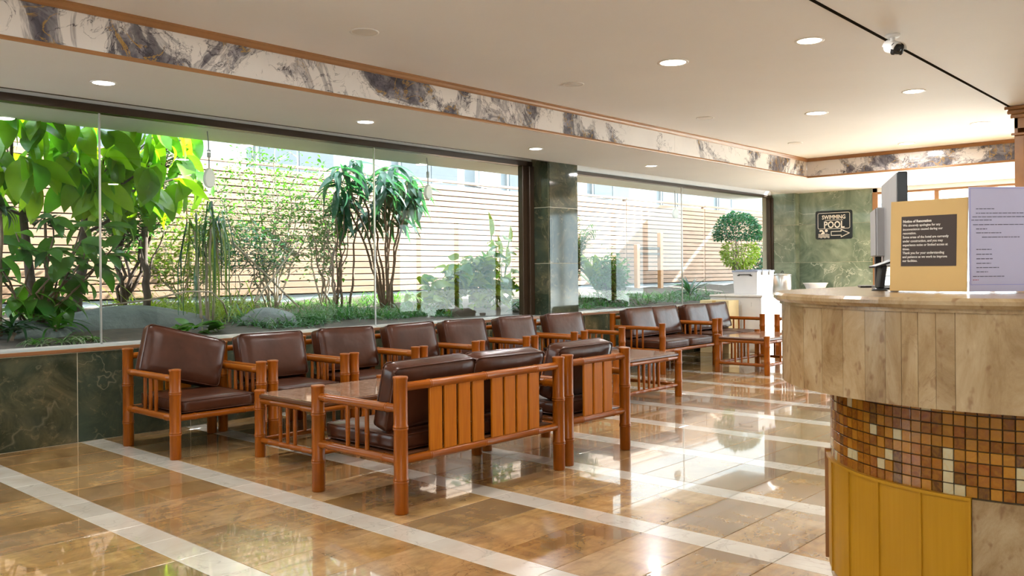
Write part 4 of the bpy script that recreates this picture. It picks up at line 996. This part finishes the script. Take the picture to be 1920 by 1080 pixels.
def ponytail():
    t = plant('weeping_grass_tree', 'slender plant with long ribbon leaves hanging to the ground, left of centre', (4.42, 8.1, .76))
    mb = MB(); tops = [Vector((-.12, 0, .92)), Vector((.02, -.05, 1.05)), Vector((.14, .02, .95)), Vector((.05, .1, .80))]
    for tp in tops: mb.tube(wob((tp.x * .5, tp.y * .5, 0), tp, 6, .01), taper(.016, .012, 6), 6)
    mb.build('stems', M['stick'], t)
    for k in range(64):
        tp = rnd.choice(tops) + Vector((U(-.03, .03), U(-.03, .03), U(-.22, .12))); a = U(0, 2 * PI); L = U(.35, 1.0); o = U(.05, .26)
        pts = []; n = 8
        for i in range(n + 1):
            u = i / n; r = o * min(1, 2.2 * u) ; z = tp.z + .10 * math.sin(PI * min(1, u * 2.4)) * (1 if u < .42 else 0) - max(0, u - .25) * L * 1.25
            pts.append(Vector((tp.x + r * math.cos(a), tp.y + r * math.sin(a), max(z, 0.03))))
        w = U(.005, .011); sd = Vector((-math.sin(a), math.cos(a), 0)); vs = []; fs = []
        for i, p in enumerate(pts):
            ww = w * (1 - (i / n) ** 3 * .8); vs += [p - sd * ww, p + sd * ww]
        for i in range(n): fs.append((2 * i, 2 * i + 1, 2 * i + 3, 2 * i + 2))
        MB().add(vs, fs, True).build('leaf', (M['leaf_teal'], M['leaf_mid'], M['leaf_lime'])[k % 3], t, fix=False)
    me = [leaf_mesh(('pony', b), .42, .022, b, .2, 'strap', 8) for b in (.9, 1.6)]
    for k in range(26): link('leaf', rnd.choice(me), M['leaf_mid'], t, mtx=leaf_mtx(rnd.choice(tops), rdir(.2, .95), U(-.4, .4), U(.7, 1.1)))
ponytail()
small_leaf_tree('tall_thin_shrub', 'tall airy shrub with tiny leaves left of the crossed sticks', (5.75, 9.0, .83),
    [((-.45, 0, 1.75), .35), ((-.2, .1, 2.0), .35), ((.05, 0, 1.95), .35), ((.3, -.1, 1.8), .35), ((-.1, -.2, 1.5), .3), ((.45, .1, 1.55), .35), ((-.55, -.1, 1.2), .3), ((.6, 0, 1.2), .3), ((-.75, 0, 1.5), .4)], 0.42, M['leaf_mid'], 105, 0.24, 0.055, M['stick'], 'airy small-leaved shrubs', 0.014)
small_leaf_tree('tall_thin_shrub', 'shorter airy shrub with sparse tiny leaves right of the crossed sticks', (6.55, 9.15, .84),
    [((-.35, 0, 1.5), .4), ((.05, .1, 1.75), .4), ((.35, 0, 1.4), .4), ((-.1, -.1, 1.2), .4), ((.2, .1, 1.0), .3)], 0.5, M['leaf_mid'], 60, 0.24, 0.07, M['stick'], 'airy small-leaved shrubs', 0.013)
small_leaf_tree('twiggy_shrub', 'low twiggy shrub with teal leaves left of the tall airy shrub', (5.10, 8.7, .80),
    [((.15, 0, .95), .6), ((.4, 0, .85), .6), ((-.1, .1, .8), .6), ((-.35, 0, 1.0), .5), ((.6, 0, .7), .5)], 0.35, M['leaf_teal'], 90, 0.18, 0.06, M['stick'], None, 0.010)
small_leaf_tree('twiggy_shrub', 'low lime green shrub behind the ribbon-leaved plant', (4.85, 9.4, .86),
    [((-.25, 0, .75), .4), ((.1, 0, .9), .4), ((.4, 0, .65), .4), ((-.5, 0, .6), .3), ((-.7, 0, 1.0), .4), ((.2, 0, 1.3), .4), ((.7, 0, .9), .3)], 0.5, M['leaf_lime'], 90, 0.22, 0.06, M['stick'], None, 0.010)
def drooping_tree():
    t = plant('drooping_leaf_tree', 'many-stemmed tree with long drooping blue-green leaves near the second glass joint', (7.25, 8.75, .79)); mb = MB(); tops = []
    for bx, e in ((-.02, (-.75, -.1, 1.75)), (.0, (-.45, 0, 1.85)), (.03, (-.15, -.15, 1.72)), (.05, (.12, 0, 1.80)), (.02, (.40, -.1, 1.62)), (-.05, (-.55, .15, 1.45)), (.06, (.25, .1, 1.45)), (0, (-.1, .1, 1.4)), (.08, (.5, .05, 1.75))):
        pts = wob((bx, U(-.05, .05), 0), (e[0] * .35, e[1] * .5, e[2] * .45), 5, .02)[:-1] + wob((e[0] * .35, e[1] * .5, e[2] * .45), e, 5, .03)
        mb.tube(pts, taper(.019, .010, len(pts) - 1), 7); tops.append(Vector(e))
    for x in (-.72, -.62, -.5):
        mb.tube(wob((x, .1, 0), (x + U(-.1, .2), .1, 1.3), 8, .05), taper(.018, .008, 8), 6)
    mb.build('trunk', M['bark'], t)
    me = [leaf_mesh(('droop', b), .50, .085, b, .16, 'lance', 8, .04) for b in (.7, 1.1, 1.5)]
    for tp in tops:
        for k in range(30):
            d = rdir(-.85, .25); m = M['leaf_teal'] if rnd.random() < .72 else (M['leaf_dark'] if rnd.random() < .6 else M['leaf_lime'])
            link('leaf', rnd.choice(me), m, t, mtx=leaf_mtx(tp + Vector((U(-.06, .06), U(-.06, .06), U(-.28, .05))), d, U(-.5, .5), U(.6, 1.0)))
drooping_tree()
small_leaf_tree('twisted_vine', 'tangle of thin twisted bare stems left of the drooping tree', (6.55, 8.9, .80),
    [((-.15, 0, 1.45), .7), ((.1, 0, 1.55), .7), ((.3, .05, 1.35), .7), ((-.3, .05, 1.1), .7), ((.2, -.1, 1.2), .75), ((0, .1, 1.3), .75)], 0.5, M['leaf_mid'], 10, 0.16, 0.06, M['bark'], None, 0.014, 0.6)
def philodendron(label, base, stems, n, L, m, seedspread=.12):
    t = plant('heart_leaf_plant', label, base, 'heart-leaved plants by the right window jamb'); mb = MB()
    me = [leaf_mesh(('heart', L, b), L, L * .72, b, .10, 'heart', 6, .03) for b in (.3, .7, 1.1)]
    for e in stems:
        pts = wob((U(-.1, .1), U(-.1, .1), 0), e, 5, .04); mb.tube(pts, taper(.010, .005, 5), 5)
        for k in range(n):
            p = pts[rnd.choice((2, 3, 4, 5, 5))] + Vector((U(-1, 1), U(-1, 1), U(-1, 1))) * seedspread
            d = rdir(-.5, .5); d.y -= .2
            link('leaf', rnd.choice(me), m if rnd.random() < .8 else M['leaf_lime'], t, mtx=leaf_mtx(p, d, U(-.9, .9), U(.55, 1.1)))
    mb.build('stems', M['leaf_mid'], t)
philodendron('heart-leaved plant left of the right window jamb, lower and left one', (7.45, 8.0, .72), [(-.15, 0, .42), (.2, -.1, .55), (.5, 0, .62), (.0, .1, .3), (.6, .1, .35), (-.3, 0, .25), (.35, .1, .45), (.75, -.1, .55)], 20, .21, M['leaf_mid'])
philodendron('heart-leaved plant against the right window jamb, taller one', (8.35, 8.0, .72), [(-.2, 0, .70), (.1, -.1, .85), (.35, 0, .75), (-.3, .1, .45), (.2, .1, .5), (.45, -.1, .45), (-.45, 0, .6), (.0, .1, .65), (-.1, -.1, .35), (.3, 0, .3)], 22, .21, M['leaf_mid'])
def tall_single_leaf():
    t = plant('banana_shoot', 'tall upright pale striped leaves rising above the heart-leaved plants', (8.78, 8.25, .73))
    me = leaf_mesh(('shoot',), .36, .13, .25, .16, 'lance', 7)
    for x, h, s in ((-.06, 1.02, 1.0), (.12, .75, .85), (.25, .60, .9), (-.2, .55, .8), (.3, .95, .7)):
        MB().tube(wob((x * .4, 0, 0), (x, 0, h), 4, .01), .008, 5).build('stem', M['leaf_mid'], t)
        link('leaf', me, M['leaf_lime'] if x < .1 else M['leaf_mid'], t, mtx=leaf_mtx(Vector((x, 0, h - .02)), Vector((U(-.2, .2), -.15, 1)), U(-.3, .3), s, Vector((0, -1, .2))))
tall_single_leaf()
rosette('arching_leaf_plant', 'plant with long arching blue-green blades at the base of the right window jamb', (8.55, 7.55, .71), .05, 24, .40, .035, 1.2, M['leaf_teal'], .2, .95)
def hosta():
    t = plant('ground_leaf_plant', 'low plant with broad pale green leaves behind the askew cushion', (3.95, 7.55, .72))
    me = [leaf_mesh(('hosta', b), .24, .12, b, .12, 'ovate', 6) for b in (.5, 1.0)]
    for k in range(22): link('leaf', rnd.choice(me), M['leaf_teal'] if k % 3 else M['leaf_mid'], t, mtx=leaf_mtx(Vector((U(-.28, .32), U(-.08, .08), U(.0, .07))), rdir(-.05, .6), U(-.4, .4), U(.7, 1.1)))
hosta()
def grass_bed(name, label, x0, x1, y0, y1, n, L, m, hump=0.0):
    o_items = []; me = [leaf_mesh(('blade', L, b), L, .016, b, .2, 'strap', 5) for b in (.9, 1.5, 2.1)]
    for k in range(n):
        x, y = U(x0, x1), U(y0, y1); o_items.append((rnd.choice(me), leaf_mtx(Vector((x, y, soil_z(x, y) - .01)), rdir(.35, .98), U(-.4, .4), U(.55, 1.15))))
    o = joined_leaves(None, name, m, o_items, 'stuff'); return tag(o, label, 'grass')
grass_bed('grass_bed', 'dense dark grass blades along the middle of the garden bed', 4.7, 7.3, 7.55, 8.3, 2400, .26, M['leaf_grass'])
grass_bed('grass_bed', 'sparse grass blades along the fence wall', 3.0, 8.5, 8.9, 9.7, 1500, .24, M['leaf_mid'])
grass_bed('grass_bed', 'grass blades below the second garden window', 9.0, 14.5, 7.45, 8.6, 2200, .24, M['leaf_grass'])
grass_bed('grass_bed', 'thin bleached grass blades around the ribbon-leaved plant', 3.9, 5.2, 8.2, 9.3, 800, .50, M['leaf_lime'])
def bamboo_palm():
    t = plant('bamboo_palm', 'feathery palm right of the marble pillar, behind the second window', (10.75, 8.4, .76)); mb = MB(); items = []
    me = leaf_mesh(('frondlet',), .20, .020, .7, .15, 'lance', 3)
    for k in range(38):
        a = U(0, 2 * PI); h = U(.6, 1.40); r = U(.1, .5); e = Vector((r * math.cos(a), r * .6 * math.sin(a), h))
        pts = [Vector((e.x * u ** 1.6, e.y * u ** 1.6, h * math.sin(PI / 2 * u))) for u in [i / 9 for i in range(10)]]
        mb.tube(pts, taper(.008, .003, 9), 5)
        for i in range(4, 10):
            d = (pts[i] - pts[i - 1]).normalized(); sd = d.cross(Vector((0, 0, 1))).normalized()
            for s in (-1, 1):
                for f in (0, .5): items.append((me, leaf_mtx(pts[i - 1].lerp(pts[i], f), d * .7 + sd * s + Vector((0, 0, -.15)), 0, U(.8, 1.3))))
    mb.build('stems', M['leaf_lime'], t); joined_leaves(t, 'fronds', M['leaf_mid'], items)
bamboo_palm()
rosette('banana_shoot', 'broad upright pale leaves beside the feathery palm', (11.25, 8.3, .76), .15, 9, 1.0, .17, .7, M['leaf_lime'], .75, .98, 'lance')
small_leaf_tree('dark_shrub', 'dark green shrub beside the feathery palm, behind the second window', (11.05, 7.95, .74),
    [((-.2, 0, .6), .2), ((.05, 0, .75), .2), ((.3, 0, .6), .2), ((.1, -.1, .45), .1)], 0.5, M['leaf_mid'], 140, 0.18, 0.07, M['bark_dark'], None, 0.01)
def topiary():
    t = plant('round_headed_shrub', 'round dense shrub with teal crown and yellow-green skirt above the storage box', (16.2, 8.45, .78)); mb = MB(); up = []; lo = []
    me = [leaf_mesh(('top', b), .075, .04, b, .15, 'ovate', 3) for b in (.3, .9)]
    for k in range(9): mb.tube(wob((U(-.05, .05), U(-.05, .05), 0), (U(-.35, .35), U(-.25, .25), U(.9, 1.5)), 6, .04), taper(.014, .005, 6), 5)
    for k in range(2600):
        d = rdir(-.35, 1); r = U(.55, 1.0) ** .5
        up.append((rnd.choice(me), leaf_mtx(Vector((d.x * .54 * r, d.y * .45 * r, 1.20 + d.z * .42 * r)), d + rdir(-.5, .5) * .8, U(-.8, .8), U(.6, 1.1))))
    for k in range(1300):
        d = rdir(-1, .6); r = U(.4, 1.0) ** .5
        lo.append((rnd.choice(me), leaf_mtx(Vector((.10 + d.x * .46 * r, d.y * .36 * r, .80 + d.z * .34 * r)), d + rdir(-.5, .5) * .8, U(-.8, .8), U(.6, 1.1))))
    mb.build('stems', M['bark'], t); joined_leaves(t, 'crown', M['leaf_teal'], up); joined_leaves(t, 'skirt', M['leaf_lime'], lo)
topiary()
rosette('cycad', 'spiky dark green cycad left of the storage box', (13.55, 8.0, .66), .18, 46, .50, .035, .8, M['leaf_teal'], .1, .98, 'lance')
small_leaf_tree('dark_shrub', 'low teal shrub right of the round-headed shrub', (17.5, 8.6, .80), [((-.2, 0, .8), .2), ((.1, 0, .9), .2), ((.3, 0, .7), .2)], 0.5, M['leaf_teal'], 80, 0.22, 0.09, M['bark_dark'], None, 0.012)

# ------------------------------------------------------------------ rocks, sticks, hanging lamps, garden frame
def rock(label, c, s, seed):
    r3 = random.Random(seed); bm = bmesh.new(); bmesh.ops.create_icosphere(bm, subdivisions=4, radius=1)
    ph = [r3.uniform(0, 6) for _ in range(6)]
    for v in bm.verts:
        n = v.co.normalized(); k = 1 + .10 * math.sin(2.3 * n.x + ph[0]) * math.sin(2.1 * n.y + ph[1]) + .05 * math.sin(5 * n.x + ph[2]) * math.sin(4.3 * n.z + ph[3]) + .02 * math.sin(11 * n.y + ph[4])
        v.co = Vector((n.x * s[0] * k, n.y * s[1] * k, n.z * s[2] * k))
    me = bpy.data.meshes.new('boulder'); bm.to_mesh(me); bm.free()
    for p in me.polygons: p.use_smooth = True
    tag(link('boulder', me, M['rock'], None, c), label, 'rock', 'boulders in the garden bed')
rock('large smooth grey boulder behind the first armchair', (3.75, 8.25, .72), (.82, .36, .26), 1)
rock('dark rounded rock left of the grass, behind the second armchair', (5.05, 7.95, .70), (.36, .26, .20), 2)
rock('dark rock at the left window corner under the strap leaves', (2.65, 7.95, .70), (.45, .25, .18), 3)
def stick(name, label, p0, p1, r, cat='stick', group='crossed dry sticks in the garden'):
    tag(MB().tube(wob(p0, p1, 8, .008), taper(r, r * .7, 8), 7).build(name, M['stick']), label, cat, group)
stick('dry_stick', 'long dry stick leaning down to the right across the garden', (4.98, 8.6, 1.62), (5.95, 8.55, .74), .014)
stick('dry_stick', 'long dry stick leaning up to the right, crossing the other', (5.05, 8.5, .76), (5.85, 8.6, 1.62), .013)
stick('dry_stick', 'thin dry stick leaning steeply up to the right beside the crossing', (5.25, 8.7, .80), (5.72, 8.75, 1.68), .010)
MX = Matrix.Translation((6.0, 9.2, 1.62)) @ Matrix.Rotation(math.radians(33), 4, 'Y')
tag(MB().cbox(-.30, -.012, -.035, .30, .012, .035, .004, MX).build('plank', M['stick']), 'short grey plank hanging at a slant among the airy shrubs', 'plank')
tag(MB().tube([(3.35, 8.0, .98), (3.7, 7.8, 1.03), (4.0, 7.7, 1.10), (4.25, 7.7, 1.09), (4.4, 7.75, .98), (4.5, 7.85, .86)], .008, 6).build('dry_vine', M['stick']), 'thin pale dry vine arching over the boulder', 'vine')
def hanging_lamp(label, x, y, ztop, zdisc, rx, rz_, box):
    t = thing('hanging_lamp', label, 'lamp', (x, y, ztop), 0, 'white oval lamps hanging from the eave')
    L = ztop - zdisc
    MB().tube([(-.015, 0, 0), (-.004, 0, -.10), (0, 0, -.22), (0, 0, -(L - rz_ * .95))], .006, 6).build('cord', M['grey_pl'], t)
    if box: MB().cbox(-.014, -.012, -box - .07, .014, .012, -box, .003).build('driver_box', M['grey_pl'], t)
    mb = MB(); n = 28
    rings = []
    for f, yy in ((.90, -.022), (1.0, -.012), (1.0, .012), (.9, .022)):
        rings.append([(rx * f * math.cos(2 * PI * k / n) * (1 - .12 * math.sin(2 * PI * k / n)), yy, -L + rz_ * f * math.sin(2 * PI * k / n)) for k in range(n)])
    rings[0:0] = []; vs = [p for r in rings for p in r]; fs = [tuple(range(n)), tuple(reversed([3 * n + k for k in range(n)]))]
    for i in range(3): fs += [(i * n + k, (i + 1) * n + k, (i + 1) * n + (k + 1) % n, i * n + (k + 1) % n) for k in range(n)]
    mb.add(vs, fs); mb.build('shade', M['lens_off'], t)
hanging_lamp('white oval lamp hanging from the eave with a small grey box on its cord', 4.10, 7.45, 2.575, 2.145, .053, .092, .17)
hanging_lamp('white oval lamp hanging from the eave right of the drooping tree', 6.82, 7.45, 2.575, 2.18, .050, .085, .16)
hanging_lamp('white round lamp hanging behind the second garden window', 12.68, 7.75, 2.575, 2.20, .085, .085, 0)
def garden_frame():
    t = thing('garden_frame', 'brown timber frame with two posts and a cross bar behind the second window', 'frame', (14.7, 9.6, 0))
    for x in (-.42, .42): MB().cbox(x - .05, -.04, .2, x + .05, .04, 2.0 if x > 0 else 1.75, .006).build('post', M['trim_wood'], t)
    for z in (1.55, 1.66): MB().cbox(-.42, -.02, z, .42, .02, z + .05, .004).build('cross_bar', M['bronze'], t)
garden_frame()

# lettering becomes plain mesh
bpy.context.view_layer.update()
_dg = bpy.context.evaluated_depsgraph_get()
for o in TEXTS:
    me = bpy.data.meshes.new_from_object(o.evaluated_get(_dg)); cu = o.data
    n = bpy.data.objects.new('lettering', me); COL.objects.link(n); n.parent = o.parent; n.matrix_basis = o.matrix_basis.copy()
    bpy.data.objects.remove(o); bpy.data.curves.remove(cu)
